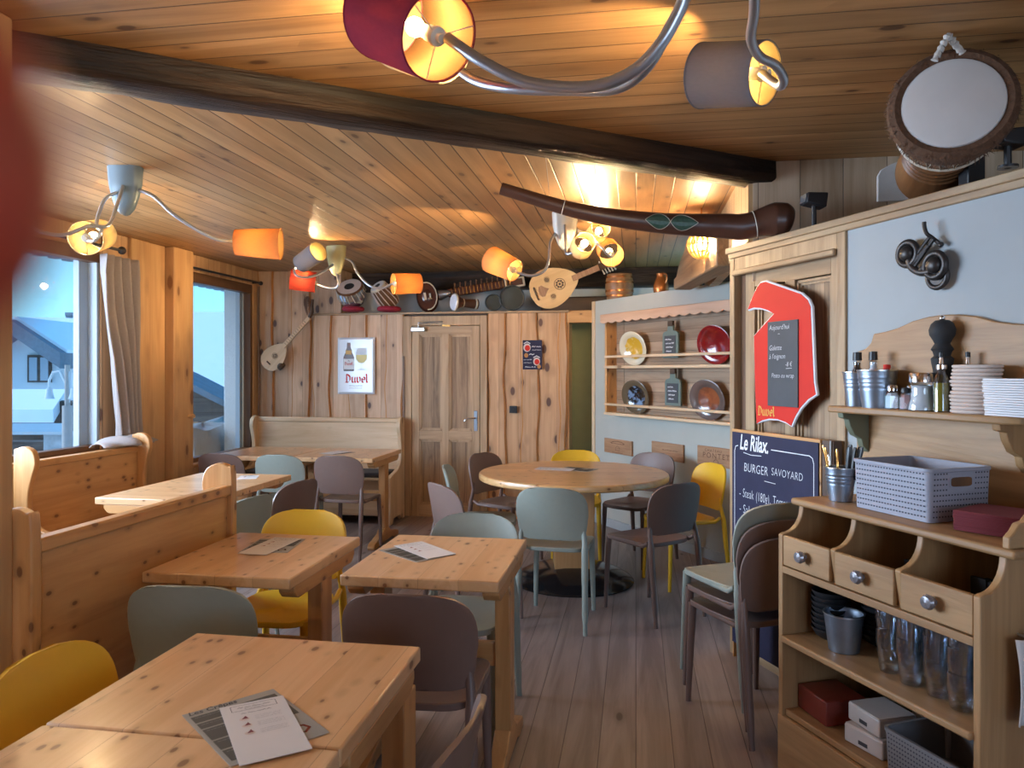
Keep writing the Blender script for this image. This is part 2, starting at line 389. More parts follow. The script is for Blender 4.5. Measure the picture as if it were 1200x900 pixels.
# ================================================================ THE SETTING
M_['plankY']=wood('wall plank face along',(.64,.40,.21),(.47,.26,.12),axis='Z',plank=.2,pax='Y',knots=.7,rough=.55,var=.2,kcol=(.12,.05,.03),ks=(3,6.5),groove=(.16,.08,.04),gw=.01)
H=2.49
struct(MB().bx(-4.1,3.2,-2.8,8.0,-.05,0).build('floor',M_['floor'],smooth=False),'grey brown plank floor of the dining room')
BL0,BL1=(-3.95,.486),(.683,3.883)                     # line of the big beam in plan
struct(MB().prism([(-4.0,-2.8),(3.2,-2.8),(3.2,3.95),(.775,3.95),(-4.0,.45)],H,H+.05,'xy').build('ceiling',M_['ceil_near'],smooth=False),'honey pine boards running across, nearest part of the ceiling')
struct(MB().prism([(-4.0,.45),(.775,3.95),(1.6,3.95),(1.6,8.0),(-4.0,8.0)],H,H+.05,'xy').build('ceiling',M_['ceil_far'],smooth=False),'pine boards running away, far part of the ceiling')
# left window wall
wl=MB()
X0,X1=-4.02,-3.9
wl.bx(X0,X1,-2.8,5.0,0,.86); wl.bx(X0,X1,-2.8,5.0,2.34,H); wl.bx(X0,X1,4.98,6.0,0,H); wl.bx(X0,X1,6.0,7.22,0,.62); wl.bx(X0,X1,6.0,7.22,2.34,H); wl.bx(X0,X1,7.22,8.0,0,H); wl.bx(X0,X1,-2.8,1.0,.86,2.34)
struct(wl.build('wall_left',M_['plankY'],smooth=False),'pine clad wall with two big windows')
struct(MB().bx(-3.9,-3.80,5.72,6.0,0,H).build('trim_1',M_['post'],bevel=.008),'broad pine post between the two windows')
struct(MB().bx(-3.9,-3.87,5.28,5.5,0,H).bx(-3.9,-3.875,5.5,5.71,0,H).build('trim_2',M_['post'],bevel=.006),'pine boards between curtain and post')
def window(name,y0,y1,z0,z1,label,mull=(),t=.04,jm='frameZ'):
    r=bpy.data.objects.new(name,None); COL.objects.link(r); r.location=(-3.96,(y0+y1)/2,z0); r['kind']='structure'; r['label']=label
    yc=(y0+y1)/2; h=z1-z0; a,b=y0-yc,y1-yc
    MB().bx(-.03,.05,a,b,h-.09,h).bx(-.03,.05,a,b,0,.05).build('top_rail',M_['frame'],r,bevel=.004)
    f=MB().bx(-.03,.05,b-t,b,.05,h-.09).bx(-.03,.05,a,a+t,.05,h-.09)
    for q in mull: f.bx(-.03,.03,q-yc-.035,q-yc+.035,.05,h-.09)
    f.build('jamb',M_[jm],r,bevel=.004)
    MB().bx(-.012,-.006,a+.02,b-.02,.03,h-.05).build('pane',M_['glass'],r,smooth=False)
    MB().bx(.04,.12,a-.02,b+.02,-.02,.01).build('sill',M_['pineY'],r,bevel=.004)
    return r
window('window_1',1.0,4.98,.86,2.34,'large window looking out on the gabled house',mull=(2.9,),t=.03,jm='frame_blue')
window('window_2',6.0,7.22,.62,2.34,'window looking out on the snow covered roof beside the corner')
# rear and right enclosure, behind the photographer
rw_=MB(); rw_.bx(-4.0,.7,-2.8,-2.7,0,H); rw_.bx(2.5,3.2,-2.8,-2.7,0,H); rw_.bx(.7,2.5,-2.8,-2.7,0,.75); rw_.bx(.7,2.5,-2.8,-2.7,2.25,H)
struct(rw_.build('wall_rear',M_['plankY'],smooth=False),'wall behind the photographer with a window')
r=bpy.data.objects.new('window_3',None); COL.objects.link(r); r.location=(1.6,-2.75,.75); r['kind']='structure'
MB().bx(-.9,.9,-.03,.03,0,.06).bx(-.9,.9,-.03,.03,1.44,1.5).bx(-.9,-.83,-.03,.03,.06,1.44).bx(.83,.9,-.03,.03,.06,1.44).build('frame_bars',M_['frameZ'],r)
MB().bx(-.85,.85,-.004,.004,.05,1.45).build('pane',M_['glass'],r,smooth=False)
struct(MB().bx(3.1,3.2,-2.8,4.0,0,H).build('wall_right_outer',M_['white'],smooth=False),'outer wall beyond the partition')
# back wall: full-height planks in the corner, low plank partition with a ledge
def live_planks(x0,x1,z0,z1,y,seed,wid=(.15,.24)):
    """flat boards with, on top of every other joint, a board whose natural edge is left wavy"""
    rnd=random.Random(seed); b=MB(); b.bx(x0,x1,y+.02,y+.05,z0,z1,0); x=x0; k=0
    while x<x1-.04:
        w=min(rnd.uniform(*wid),x1-x); 
        if x1-x-w<.07: w=x1-x
        if k%2==0:
            ph1,ph2=rnd.uniform(0,6),rnd.uniform(0,6); n=22
            L=[(x+.012+.008*math.sin(ph1+z_*5.1)+.006*math.sin(ph2+z_*13),z_) for z_ in [z0+(z1-z0)*i/n for i in range(n+1)]]
            Rr=[(x+w-.012+.010*math.sin(ph2+z_*4.3)+.006*math.sin(ph1+z_*11),z_) for z_ in [z0+(z1-z0)*i/n for i in range(n+1)]]
            # bevelled live edge: wider bark outline behind, pale face in front
            b.prism([(p[0]-.011,p[1]) for p in L]+[(p[0]+.011,p[1]) for p in Rr[::-1]],y+.004,y+.021,'xz',1)
            b.prism(L+Rr[::-1],y-.004,y+.005,'xz',0,1)
        x+=w; k+=1
    return b
struct(live_planks(-3.9,-3.06,0,H,7.31,3).build('wall_back',[M_['plank'],M_['bark']],smooth=False),'tall pale knotty planks in the back left corner')
LZ=2.02
struct(live_planks(-3.27,-2.31,0,LZ,7.27,11).build('wall_back_low',[M_['plank'],M_['bark']],smooth=False),'low partition of pale knotty planks left of the door')
struct(live_planks(-1.44,-.66,0,LZ,7.27,29,(.14,.2)).build('wall_back_door_side',[M_['plank_warm'],M_['bark']],smooth=False),'reddish knotty planks right of the door')
struct(MB().bx(-3.27,-.66,7.33,7.45,0,LZ).bx(-3.9,-3.05,7.37,7.5,0,H).build('wall_back_core',M_['darkwood'],smooth=False))
struct(MB().bx(-3.29,-.64,7.245,7.80,LZ,LZ+.02).build('trim_3',M_['oakX'],bevel=.004),'ledge on top of the back partition')
struct(MB().bx(-.66,-.30,7.28,7.45,1.92,2.04).build('trim_4',M_['pineX'],bevel=.006),'pine lintel over the green recess')
struct(MB().bx(-.7,.2,7.62,7.7,0,2.04).build('wall_recess',M_['olive'],smooth=False),'olive green recess beside the plank wall')
struct(MB().bx(-.68,-.64,7.3,7.62,0,2.02).build('trim_5',M_['post']),'side of the recess')
struct(MB().bx(-3.2,1.6,7.80,7.9,LZ,H).build('wall_back_upper',M_['white'],smooth=False),'white wall above the back ledge')
bm_=MB().bx(-2.3,2.3,-.09,.09,0,.2).build('beam_back',M_['beam'],bevel=.015); bm_.location=(-.75,7.70,2.30); struct(bm_,'dark beam under the ceiling at the back')
struct(MB().bx(-3.06,-2.98,7.30,7.8,LZ,H).build('trim_6',M_['plank'],smooth=False))
# door in the back wall
def panel_door(r,x0,x1,z1,mats,panels,rail_z,yy=0):
    """framed door: stiles, rails, recessed panels with a moulded border; local xz"""
    mz,mx,mp=mats; xm=(x0+x1)/2; st=.075
    MB().bx(x0,x0+st,yy-.02,yy+.02,0,z1).bx(x1-st,x1,yy-.02,yy+.02,0,z1).bx(xm-.035,xm+.035,yy-.020,yy+.018,.1,z1-.08).build('stile',mz,r,bevel=.003)
    rb=MB().bx(x0+st,x1-st,yy-.019,yy+.019,z1-.085,z1).bx(x0+st,x1-st,yy-.019,yy+.019,0,.12)
    for zz in rail_z: rb.bx(x0+st,x1-st,yy-.019,yy+.019,zz-.045,zz+.045)
    rb.build('rail',mx,r,bevel=.003)
    for (a,b,c,d) in panels:
        q=MB(); q.bx(a,b,yy+.006,yy+.014,c,d,0)
        for t,y_ in ((0,.012),(.012,.004)):
            q.bx(a+t,a+t+.012,yy-y_,yy+.008,c+t,d-t,1); q.bx(b-t-.012,b-t,yy-y_,yy,c+t,d-t,1); q.bx(a+t,b-t,yy-y_,yy,c+t,c+t+.012,1); q.bx(a+t,b-t,yy-y_,yy,d-t-.012,d-t,1)
        q.build('panel',[mp,mz],r,smooth=False)
d1=bpy.data.objects.new('door_1',None); COL.objects.link(d1); d1.location=(-1.875,7.265,0); d1['kind']='structure'; d1['label']='weathered panelled door in the back wall'
panel_door(d1,-.335,.355,1.90,(M_['old_doorZ'],M_['old_doorX'],M_['old_door']),[(-.26,-.025,.86,1.815),(.045,.28,.86,1.815),(-.26,-.025,.12,.77),(.045,.28,.12,.77)],(.815,))
MB().bx(-.43,-.34,-.02,.06,0,2.0).bx(.36,.43,-.02,.06,0,2.0).bx(-.34,.36,-.02,.06,1.905,2.0).build('door_frame',M_['old_doorZ'],d1,bevel=.005)
MB().bx(-.43,-.41,-.03,-.02,.2,1.6).build('hinge_strip',M_['frameZ'],d1)
h=MB().bx(.30,.335,-.026,-.018,.86,1.06).build('handle_plate',M_['zinc'],d1,bevel=.004)
MB().tube([(.317,-.02,.99),(.317,-.055,.99),(.30,-.065,.99),(.23,-.065,.985),(.215,-.06,.96)],.008,8).build('lever',M_['chrome'],h)
cl=MB().bx(-.33,-.19,-.07,-.02,1.845,1.885).build('door_closer',M_['steel'],d1,bevel=.005)
MB().tube([(-.26,-.05,1.885),(-.26,-.05,1.93),(-.12,-.045,1.935),(-.02,-.03,1.94)],.007,8).build('closer_arm',M_['steel'],cl)
struct(MB().bx(-.02,.06,-.03,-.015,1.895,1.91).build('latch_plate',M_['brass'],d1))
# plate wall
pb=MB().bx(-1.60,1.2,0,.3,0,2.12)
o=pb.build('wall_plates',M_['plaster_pl'],smooth=False); o.matrix_world=PW; struct(o,'grey green wall behind the round table')
o=MB().bx(-1.63,-1.585,-.012,.3,0,2.12).build('trim_7',M_['paleZ'],bevel=.003); o.matrix_world=PW; struct(o,'pale wooden edge of the plate wall')
o=MB().bx(-1.58,1.2,-.014,0,0,.08).build('baseboard_plates',M_['plaster'],bevel=.003); o.matrix_world=PW; struct(o)
# right wall: plaster part, old door part, ledge
o=MB().bx(-.243,5.6,0,.14,0,2.03).bx(-1.06,-.243,.09,.14,0,2.03).build('wall_right',M_['plaster'],smooth=False); o.matrix_world=RW; struct(o,'grey plaster partition on the right')
o=MB().bx(-.243,5.6,-.014,0,0,.09).build('baseboard_right',M_['plaster'],bevel=.003); o.matrix_world=RW; struct(o)
o=MB().bx(-1.085,5.6,-.028,.02,2.055,2.085).bx(-1.075,5.6,-.016,.02,2.03,2.057).bx(-1.07,5.6,.02,.35,2.03,2.08).build('trim_8',M_['oakX'],bevel=.004); o.matrix_world=RW; struct(o,'oak ledge along the top of the right partition')
o=MB().prism([(-1.07,.34),(.2,.34),(3.2,1.0),(3.2,2.2),(-.2,1.0)],2.03,2.06,'xy').build('trim_9',M_['plank_grey']); o.matrix_world=RW; struct(o)
d2=bpy.data.objects.new('door_2',None); COL.objects.link(d2); d2.matrix_world=RW; d2['kind']='structure'; d2['label']='old oak panelling with two tall panels in the right wall'
MB().bx(-1.068,-1.03,-.012,.09,0,2.03).bx(-.292,-.243,-.012,.09,0,2.03).bx(-1.03,-.292,-.01,.09,1.955,2.03).build('door_frame',M_['oakZ'],d2,bevel=.004)
MB().bx(-1.03,-.985,.03,.09,0,1.955).build('side_slat',M_['frameZ'],d2)
MB().bx(-1.03,-.292,-.03,-.008,1.935,1.965).build('head_moulding',M_['oakX'],d2,bevel=.008)
panel_door(d2,-.985,-.295,1.955,(M_['oakZ'],M_['oakX'],M_['old_door']),[(-.895,-.665,1.08,1.865),(-.60,-.37,1.08,1.865),(-.895,-.665,.12,.98),(-.60,-.37,.12,.98)],(1.03,),yy=.045)
# upper plank wall over the right partition, slatted return and lintel
struct(MB().bx(.575,3.1,3.885,3.95,1.9,H).build('wall_upper',M_['plank_grey'],smooth=False),'knotty plank wall high up behind the drum')
struct(MB().bx(.553,.62,3.89,6.3,2.1,H).build('wall_upper_side',M_['slat'],smooth=False),'narrow slats turning the corner above the lintel')
E2=Vector((.60,4.70,0)); F2=Vector((.41,6.02,0)); dv=(F2-E2).normalized(); L2=(F2-E2).length
lm=Matrix(((dv.x,-dv.y,0,E2.x),(dv.y,dv.x,0,E2.y),(0,0,1,2.085),(0,0,0,1)))
edge=[(L2*i/14, .27+.035*math.sin(i*.9)+.02*math.sin(i*2.3)-.20*(i/14)**6) for i in range(15)]
o=MB().prism([(0,0)]+[(L2,0)]+edge[::-1],-.02,.12,'xz',0).build('beam_lintel',wood('live edge lintel slab',(.4,.25,.13),(.2,.11,.05),axis='X',knots=.2,rough=.6),bevel=.01); o.matrix_world=lm; struct(o,'rough live edge slab over the passage')
# the big dark beam
bd=Vector((BL1[0]-BL0[0],BL1[1]-BL0[1],0)); LB=bd.length; bd.normalize()
bmx=Matrix(((bd.x,-bd.y,0,BL0[0]),(bd.y,bd.x,0,BL0[1]),(0,0,1,H-.10),(0,0,0,1)))
def beam_fn():
    b=MB(); n=46; rnd=random.Random(5); vs=[]
    ring=[(0.0,.105),(-.002,.02),(.012,.0),(.10,-.004),(.175,.002),(.19,.022),(.19,.105)]
    for i in range(n+1):
        x=LB*i/n
        for (y,z) in ring: vs.append((x,y+rnd.uniform(-.004,.004),z+(rnd.uniform(-.004,.004) if z<.1 else 0)))
    m=len(ring); fs=[(i*m+k,i*m+k+1,(i+1)*m+k+1,(i+1)*m+k) for i in range(n) for k in range(m-1)]
    fs+=[tuple(range(m)),tuple(n*m+k for k in range(m))[::-1]]
    return b.add(vs,fs)
o=beam_fn().build('beam_main',M_['beam'],angle=60); o.matrix_world=bmx; struct(o,'long old dark beam crossing the ceiling')
# pillar at the left edge
struct(MB().bx(-2.12,-1.81,1.62,1.945,0,H).build('pillar',M_['post'],bevel=.008),'pine pillar at the left edge, against the near bench')

# ================================================================ OUTSIDE
struct(MB().bx(-40,-4.05,-12,45,-.65,-.5).build('ground',M_['snow'],smooth=False),'snowy ground outside')
def ext_pillar(x0,x1,y0,y1,label):
    return tag(MB().bx(x0,x1,y0,y1,-.5,2.5).build('stucco_pillar',M_['stucco'],bevel=.01),label,'pillar')
ext_pillar(-4.34,-4.04,5.23,5.85,'rough white stucco pillar outside the window with the curtain')
ext_pillar(-4.26,-4.04,7.27,7.9,'rough white stucco pillar outside the corner window')
struct(MB().bx(-4.03,-3.985,4.86,4.98,.9,2.28).bx(-4.03,-3.985,7.10,7.155,.66,2.28).build('trim_10',M_['frame_blue']),'pale jamb strips of the windows')
ev=MB().bx(-5.05,-4.03,-1,9,2.50,2.56)
for i in range(60): ev.bx(-5.12,-4.95,-.9+i*.165,-.9+i*.165+.085,2.45,2.50)
struct(ev.build('eave',M_['slategrey'],smooth=False),'roof eave with rafter tails outside the windows')
def at_d(u,v,d): return ((u-600)/880*d, d, EYE-(v-435)/880*d)
camM=Matrix(((CY,-SY,0,0),(SY,CY,0,0),(0,0,1,0),(0,0,0,1)))
# gabled house
d=27.; g=lambda u,v: ((u-600)/880*d, EYE-(v-435)/880*d)
def bases(u,v,d): return C((u-600)/880*d,d,EYE-(v-435)/880*d)
house=thing('gabled_house','pale gabled house with snow roof seen through the curtained window','house',TM(C((30-600)/880*d,d,-.5),Matrix.Rotation(YAW,4,'Z')))
ox=(30-600)/880*d
wl_=[(g(-34,0)[0]-ox,0),(g(85,0)[0]-ox,0),(g(85,0)[0]-ox,g(0,411)[1]+.5),(0,g(0,383)[1]+.5),(g(-34,0)[0]-ox,g(0,418)[1]+.5)]
MB().prism(wl_,0,5,'xz').build('wall',M_['house'],house,smooth=False)
def roof_slab(p,q,t,y0,y1): return [(p[0],p[1]),(q[0],q[1]),(q[0],q[1]-t),(p[0],p[1]-t)]
ap=(0,g(0,376)[1]+.5); re=(g(88,0)[0]-ox,g(0,414)[1]+.5); le=(g(-45,0)[0]-ox,g(0,424)[1]+.5)
MB().prism([ap,re,(re[0],re[1]-.55),(0,ap[1]-.5),(le[0],le[1]-.55),le],-.9,5,'xz').build('roof',M_['slategrey'],house,smooth=False)
MB().prism([(ap[0],ap[1]+.12),(re[0],re[1]+.12),re,ap,le,(le[0],le[1]+.12)],-.5,5,'xz').build('roof_snow',M_['snow'],house,smooth=False)
wf=MB().bx(g(34,0)[0]-ox,g(61,0)[0]-ox,-.1,.02,g(0,448)[1]+.5,g(0,416)[1]+.5).build('window',M_['barn'],house)
for a,b in ((37,46),(50,59)): MB().bx(g(a,0)[0]-ox,g(b,0)[0]-ox,-.14,-.1,g(0,446)[1]+.5,g(0,419)[1]+.5).build('pane',M_['frame_blue'],wf)
def slope(name,pts,mat,label,cat,th=.25):
    """a roof slope given by its four corners"""
    P=[bases(*p) for p in pts]; c=sum(P,Vector())/len(P); n=(P[1]-P[0]).cross(P[2]-P[0]).normalized()
    if n.z<0: n=-n
    b=MB(); k=len(P); b.add([p-c for p in P]+[p-c-n*th for p in P],[tuple(range(k)),tuple(range(k,2*k))[::-1]]+[(i,(i+1)%k,k+(i+1)%k,k+i) for i in range(k)])
    o=b.build(name,mat,smooth=False); o.location=c; return tag(o,label,cat)
slope('snowy_roof',[(-60,371,42),(95,372,42),(100,430,34),(-60,430,34)],M_['snow'],'wide snowy roof behind the gabled house','roof')
r_=slope('chimney_ridge',[(76,366,42),(92,366,42),(92,369,41.8),(76,369,41.8)],M_['slategrey'],'dark ridge cap on the wide snowy roof','ridge',.3)
slope('canopy_roof',[(-30,456,21),(78,456,21),(62,480,17),(-30,480,17)],M_['snow'],'low snow covered roof below the gabled house','roof',.3)
tag(MB().bx(-3,3,-.3,.3,-2,.6).build('timber_shed',M_['barn'],smooth=False),'dark timber shed under the low snow covered roof','shed').matrix_world=TM(C(-11.6,19,.1),Matrix.Rotation(YAW,4,'Z'))
slope('corrugated_roof',[(-20,496,13.5),(78,496,13.5),(78,506,12.6),(-20,506,12.6)],plain('corrugated sheet',(.5,.53,.55),.4,metal=.4),'pale corrugated sheet roof beneath the street lamp','roof',.05)
tag(MB().bx(-1.6,1.6,-.15,.15,-1,.25).build('timber_wall',M_['barn'],smooth=False),'dark timber wall under the corrugated sheet','wall').matrix_world=TM(C(-8.3,14,-.1),Matrix.Rotation(YAW,4,'Z'))
lp=thing('street_lamp','double armed street lamp with bell shades outside the window','street lamp',TM(C((79-600)/880*12,12,-.5)))
MB().tube([(0,0,0),(0,0,1.4)],.075,10).tube([(0,0,1.4),(0,0,2.05)],.04,8).build('pole',plain('pale lamp post',(.42,.36,.33),.6),lp)
for s,lx in ((-1,-.29),(1,.1)):
    ex=C(1,0); 
    MB().tube([tuple(ex*q[0])[:2]+(q[1],) for q in [(0.02*s,1.45),(0.02*s,1.75),(lx*.4,1.95),(lx*.8,1.93),(lx,1.8),(lx,1.68)]],.022,8).build('arm',M_['house'],lp)
    MB().lathe([(.03,.26),(.045,.25),(.055,.17),(.075,.1),(.088,.09)],14,M=TM(tuple(ex*lx)[:2]+(1.42,))).build('bell_shade',M_['house'],lp)
tag(MB().bx(-.6,.25,-.2,.2,-1,.6).build('stone_wall',plain('rough stones',(.45,.46,.47),.9,var=.5,scale=6,bump=.03),bevel=.03),'pale stone wall behind the street lamp','wall').matrix_world=TM(C(-7.4,13,-.2),Matrix.Rotation(YAW,4,'Z'))
# through the corner window
slope('snow_field_roof',[(150,364,30),(300,366,30),(330,520,11),(120,520,11)],M_['snow'],'huge snow covered roof filling the corner window','roof',.3)
bt=thing('timber_chalet','dark timber chalet gable below the huge snow covered roof','chalet',TM(C((240-600)/880*10,10,-.5),Matrix.Rotation(YAW,4,'Z')))
g10=lambda u,v:((u-240)/880*10, EYE-(v-435)/880*10+.5)
MB().prism([g10(196,440),g10(216,447),g10(300,487),g10(300,494),g10(196,494)],0,.4,'xz').build('gable_wall',M_['barn'],bt,smooth=False)
MB().prism([g10(196,430),g10(216,439),g10(304,484),g10(304,491),g10(216,447),g10(196,438)],-.3,.5,'xz').build('verge',M_['slategrey'],bt,smooth=False)
MB().bx(-1.0,1.0,.1,.3,-.3,g10(0,494)[1]).build('lower_wall',M_['plank_warm'],bt,smooth=False)
def tarp(u0,u1,v0,v1,d,label):
    x0,x1=[(u-600)/880*d for u in (u0,u1)]; z0,z1=[EYE-(v-435)/880*d for v in (v1,v0)]
    xc=(x0+x1)/2; b=MB()
    def fn(a,c):
        an=a*2*PI; sq=lambda t:math.copysign(abs(t)**.55,t); rr=(1-.12*c if c<1 else 0)
        wob=1+.06*math.sin(an*5+c*4)
        return ((x1-x0)/2*sq(math.cos(an))*rr*wob,.45*sq(math.sin(an))*rr*wob,(z1-z0)*(c if c<.8 else .8+.2*math.sin((c-.8)/.2*PI/2))+.02*math.sin(an*3))
    b.grid(fn,40,10)
    o=b.build('tarpaulin_cover',M_['tarp'],weld=True); o.matrix_world=TM(C(xc,d,z0),Matrix.Rotation(YAW,4,'Z')); return tag(o,label,'cover')
tarp(214,259,497,545,7.9,'rounded grey tarpaulin over terrace furniture outside the corner window')
tarp(250,274,489,552,9.3,'upright grey tarpaulin bundle beside the stucco pillar')

# ================================================================ LIGHT
w=bpy.data.worlds.new('World'); scene.world=w; w.use_nodes=True; t=w.node_tree; t.nodes.clear()
out=t.nodes.new('ShaderNodeOutputWorld'); bg=t.nodes.new('ShaderNodeBackground'); tc=t.nodes.new('ShaderNodeTexCoord'); sp=t.nodes.new('ShaderNodeSeparateXYZ'); cr=t.nodes.new('ShaderNodeValToRGB')
t.links.new(tc.outputs['Generated'],sp.inputs[0]); t.links.new(sp.outputs[2],cr.inputs[0]); t.links.new(cr.outputs[0],bg.inputs[0]); t.links.new(bg.outputs[0],out.inputs[0])
e=cr.color_ramp.elements; e[0].position=.02; e[0].color=(.115,.27,.34,1); e[1].position=.32; e[1].color=(.018,.105,.24,1)
bg.inputs[1].default_value=WORLD_STRENGTH
def portal(loc,rot,sx,sy):
    l=bpy.data.lights.new('daylight_portal','AREA'); l.shape='RECTANGLE'; l.size=sx; l.size_y=sy; l.cycles.is_portal=True
    o=bpy.data.objects.new('daylight_portal',l); o.location=loc; o.rotation_euler=rot; COL.objects.link(o)
portal((-4.05,2.99,1.6),(0,-PI/2,0),1.48,3.98); portal((-4.05,6.61,1.48),(0,-PI/2,0),1.72,1.22); portal((1.6,-2.82,1.5),(PI/2,0,0),1.8,1.5)
def daylight(loc,rot,sx,sy,p,c):
    l=bpy.data.lights.new('window_daylight','AREA'); l.shape='RECTANGLE'; l.size=sx; l.size_y=sy; l.energy=p; l.color=c
    o=bpy.data.objects.new('window_daylight',l); o.location=loc; o.rotation_euler=rot; COL.objects.link(o)
daylight((-4.35,2.5,1.6),(0,-PI/2,0),1.4,3.4,LEFT_W,(.62,.78,1))
daylight((1.6,-2.95,1.5),(PI/2,0,0),1.7,1.4,REAR_W,(.60,.74,1))
sl=bpy.data.lights.new('sky_sun','SUN'); sl.energy=SUN; sl.angle=R(55); sl.color=(.74,.86,1)
so=bpy.data.objects.new('sky_sun',sl); COL.objects.link(so); so.rotation_euler=Vector((-.84,-.22,.46)).to_track_quat('Z','Y').to_euler()
cam=bpy.data.cameras.new('camera'); co=bpy.data.objects.new('camera',cam); COL.objects.link(co); scene.camera=co
co.location=(0,0,EYE); co.rotation_euler=(PI/2,0,YAW); cam.sensor_width=36; cam.lens=26.4; cam.shift_y=-15/1200; cam.clip_start=.004; cam.clip_end=200
cam.dof.use_dof=True; cam.dof.focus_distance=3.4; cam.dof.aperture_fstop=9.0
scene.view_settings.view_transform='Standard'; scene.view_settings.look='None'; scene.view_settings.gamma=1; scene.view_settings.use_curve_mapping=False; scene.view_settings.exposure=EXPOSURE
scene.cycles.sample_clamp_indirect=4; scene.cycles.use_denoising=True; scene.cycles.max_bounces=8; scene.cycles.transparent_max_bounces=24
# ================================================================ FURNITURE
def chair_parts(mat):
    W=.205
    # seat: rounded slab, slightly dished, with side rails
    seat=MB(); n=36; ring=[]
    for k in range(n):
        a=2*PI*k/n; ca,sa=math.cos(a),math.sin(a); e=.42
        x=math.copysign(abs(ca)**e,ca)*(.196 if sa>0 else .19-.012*abs(sa)); y=math.copysign(abs(sa)**e,sa)*.205+.012
        ring.append((x,y))
    def surf(z,dish):
        vs=[]
        for s_ in (1,.8,.5,.2):
            for (x,y) in ring:
                y0=y-.012; zz=z-dish*(1-s_**2)- (.012*max(0,(y-.12)/.1)**2)
                vs.append((x*s_,y0*s_+.012,zz))
        vs.append((0,.012,z-dish)); return vs
    for (z,dish) in ((.456,.012),(.432,.012)):
        vs=surf(z,dish); fs=[]
        for j in range(3):
            for k in range(n):
                k2=(k+1)%n; fs.append((j*n+k,j*n+k2,(j+1)*n+k2,(j+1)*n+k))
        for k in range(n): fs.append((3*n+k,3*n+(k+1)%n,4*n))
        seat.add(vs,fs)
    N1=4*n+1
    for k in range(n):
        k2=(k+1)%n; seat.f.append([k,k2,N1+k2,N1+k]); seat.m.append(0)
    for s in (-1,1):
        seat.tube([(s*.172,.17,.436),(s*.178,0,.436),(s*.184,-.15,.44),(s*.186,-.19,.465)],[.013,.012,.013,.012],8)
    # backrest: rounded shell curving forward at its edges
    back=MB(); nu,nv=22,20
    def shell(a,b):
        q=2*b-1
        q=math.sin(q*PI/2)
        if q>=0: hw=W*(max(0,1-q**3.3))**(1/3.3)
        else:
            t=-q; hw=W*(.985-.10*t**1.6)*(max(0,1-t**9))**(1/9)
        x=(2*a-1)*hw
        z=.645+q*(.160 if q>0 else .140)
        y=-.205-.20*(z-.46)-.25*max(0,z-.62)**2+1.15*x*x*(.55+.45*b)
        return (x,y,z)
    back.grid(shell,nu,nv)
    legs=[]
    for s in (-1,1):
        legs.append(MB().tube([(s*.168,.172,.44),(s*.174,.18,.25),(s*.18,.19,.0)],[.019,.0165,.0125],10,flat=.85))
        legs.append(MB().tube(catmull([(s*.172,-.196,.60),(s*.180,-.199,.53),(s*.186,-.215,.45),(s*.19,-.236,.25),(s*.196,-.268,.0)],4),[.006]+[.012]*3+[.015]*4+[.019]*4+[.017]*3+[.0125]*2,10,flat=.85))
    return seat,back,legs
CH={}
def chair_proto(mat):
    t=bpy.data.objects.new('dining_chair',None); COL.objects.link(t); t.empty_display_size=.05
    seat,back,legs=chair_parts(mat)
    seat.build('seat',M_[mat],t,bevel=.004,angle=50); back.build('backrest',M_[mat],t,solid=.012,weld=True,angle=70,bevel=.003)
    for l in legs: l.build('leg',M_[mat],t)
    return t
def chair(mat,x,y,rz,label,group,z=0):
    if mat not in CH:
        t=chair_proto(mat); CH[mat]=t; t.matrix_world=at(x,y,z,rz); tag(t,label,'chair',group); return t
    return dup(CH[mat],at(x,y,z,rz),label,group)
def cchair(mat,x,d,yaw,label,group,z=0):
    p=C(x,d); return chair(mat,p.x,p.y,9.37-yaw,label,group,z)
G='chairs around the round table'
cchair('sage',.275,4.42,14,'sage chair with its back to us, drawn up to the front of the round table',G)
cchair('taupe',.83,4.56,-33,'brown chair at the right front of the round table, its back towards us',G)
cchair('yellow',1.16,5.16,-108,'mustard yellow chair right of the round table beside the wall with plaques',G)
cchair('taupe',.95,5.74,-137,'mauve brown chair behind the round table, under the wine crate plaques',G)
cchair('yellow',.50,5.88,184,'mustard yellow chair behind the middle of the round table, mostly hidden',G)
cchair('taupe',-.03,5.76,127,'brown chair left behind the round table in front of the plank wall',G)
cchair('sage',-.19,5.14,92,'pale sage chair at the left end of the round table, seen edge on',G)
cchair('taupe',-.20,4.46,58,'mauve brown chair at the left front of the round table',G)
G='chairs at the two middle tables'
chair('sage',-.72,3.06,178,'sage chair at the far side of the right hand small table',G)
chair('taupe',-.675,2.365,3,'dark brown chair at the near side of the right hand small table',G)
chair('sage',-1.37,2.34,5,'dark sage chair between the bench and the small table with menus',G)
chair('yellow',-1.495,3.02,182,'mustard yellow chair at the far side of the left hand small table',G)
G='chairs at the front table'
chair('taupe',-.575,1.385,86,'mauve brown chair cut by the bottom edge, beside the front table',G)
chair('yellow',-1.075,1.525,-86,'mustard yellow chair left of the front table beside the near bench',G)
G='chairs at the window table'
chair('sage',-2.21,3.66,80,'sage grey chair at the window table, right beside the bench end',G)
chair('taupe',-2.21,4.24,78,'brown chair at the far end of the window table',G)
G='chairs at the back table'
chair('taupe',-3.22,5.70,-4,'dark brown chair at the left end of the back table under the corner window',G)
chair('sage',-2.74,5.70,0,'sage chair with its back to us in the middle of the back table',G)
chair('taupe',-2.245,5.70,-3,'mauve brown chair with its back to us at the right end of the back table',G)
G='stacked chairs by the cabinet'
f_=C(-.342,.94); sx,sd=1.01,3.19
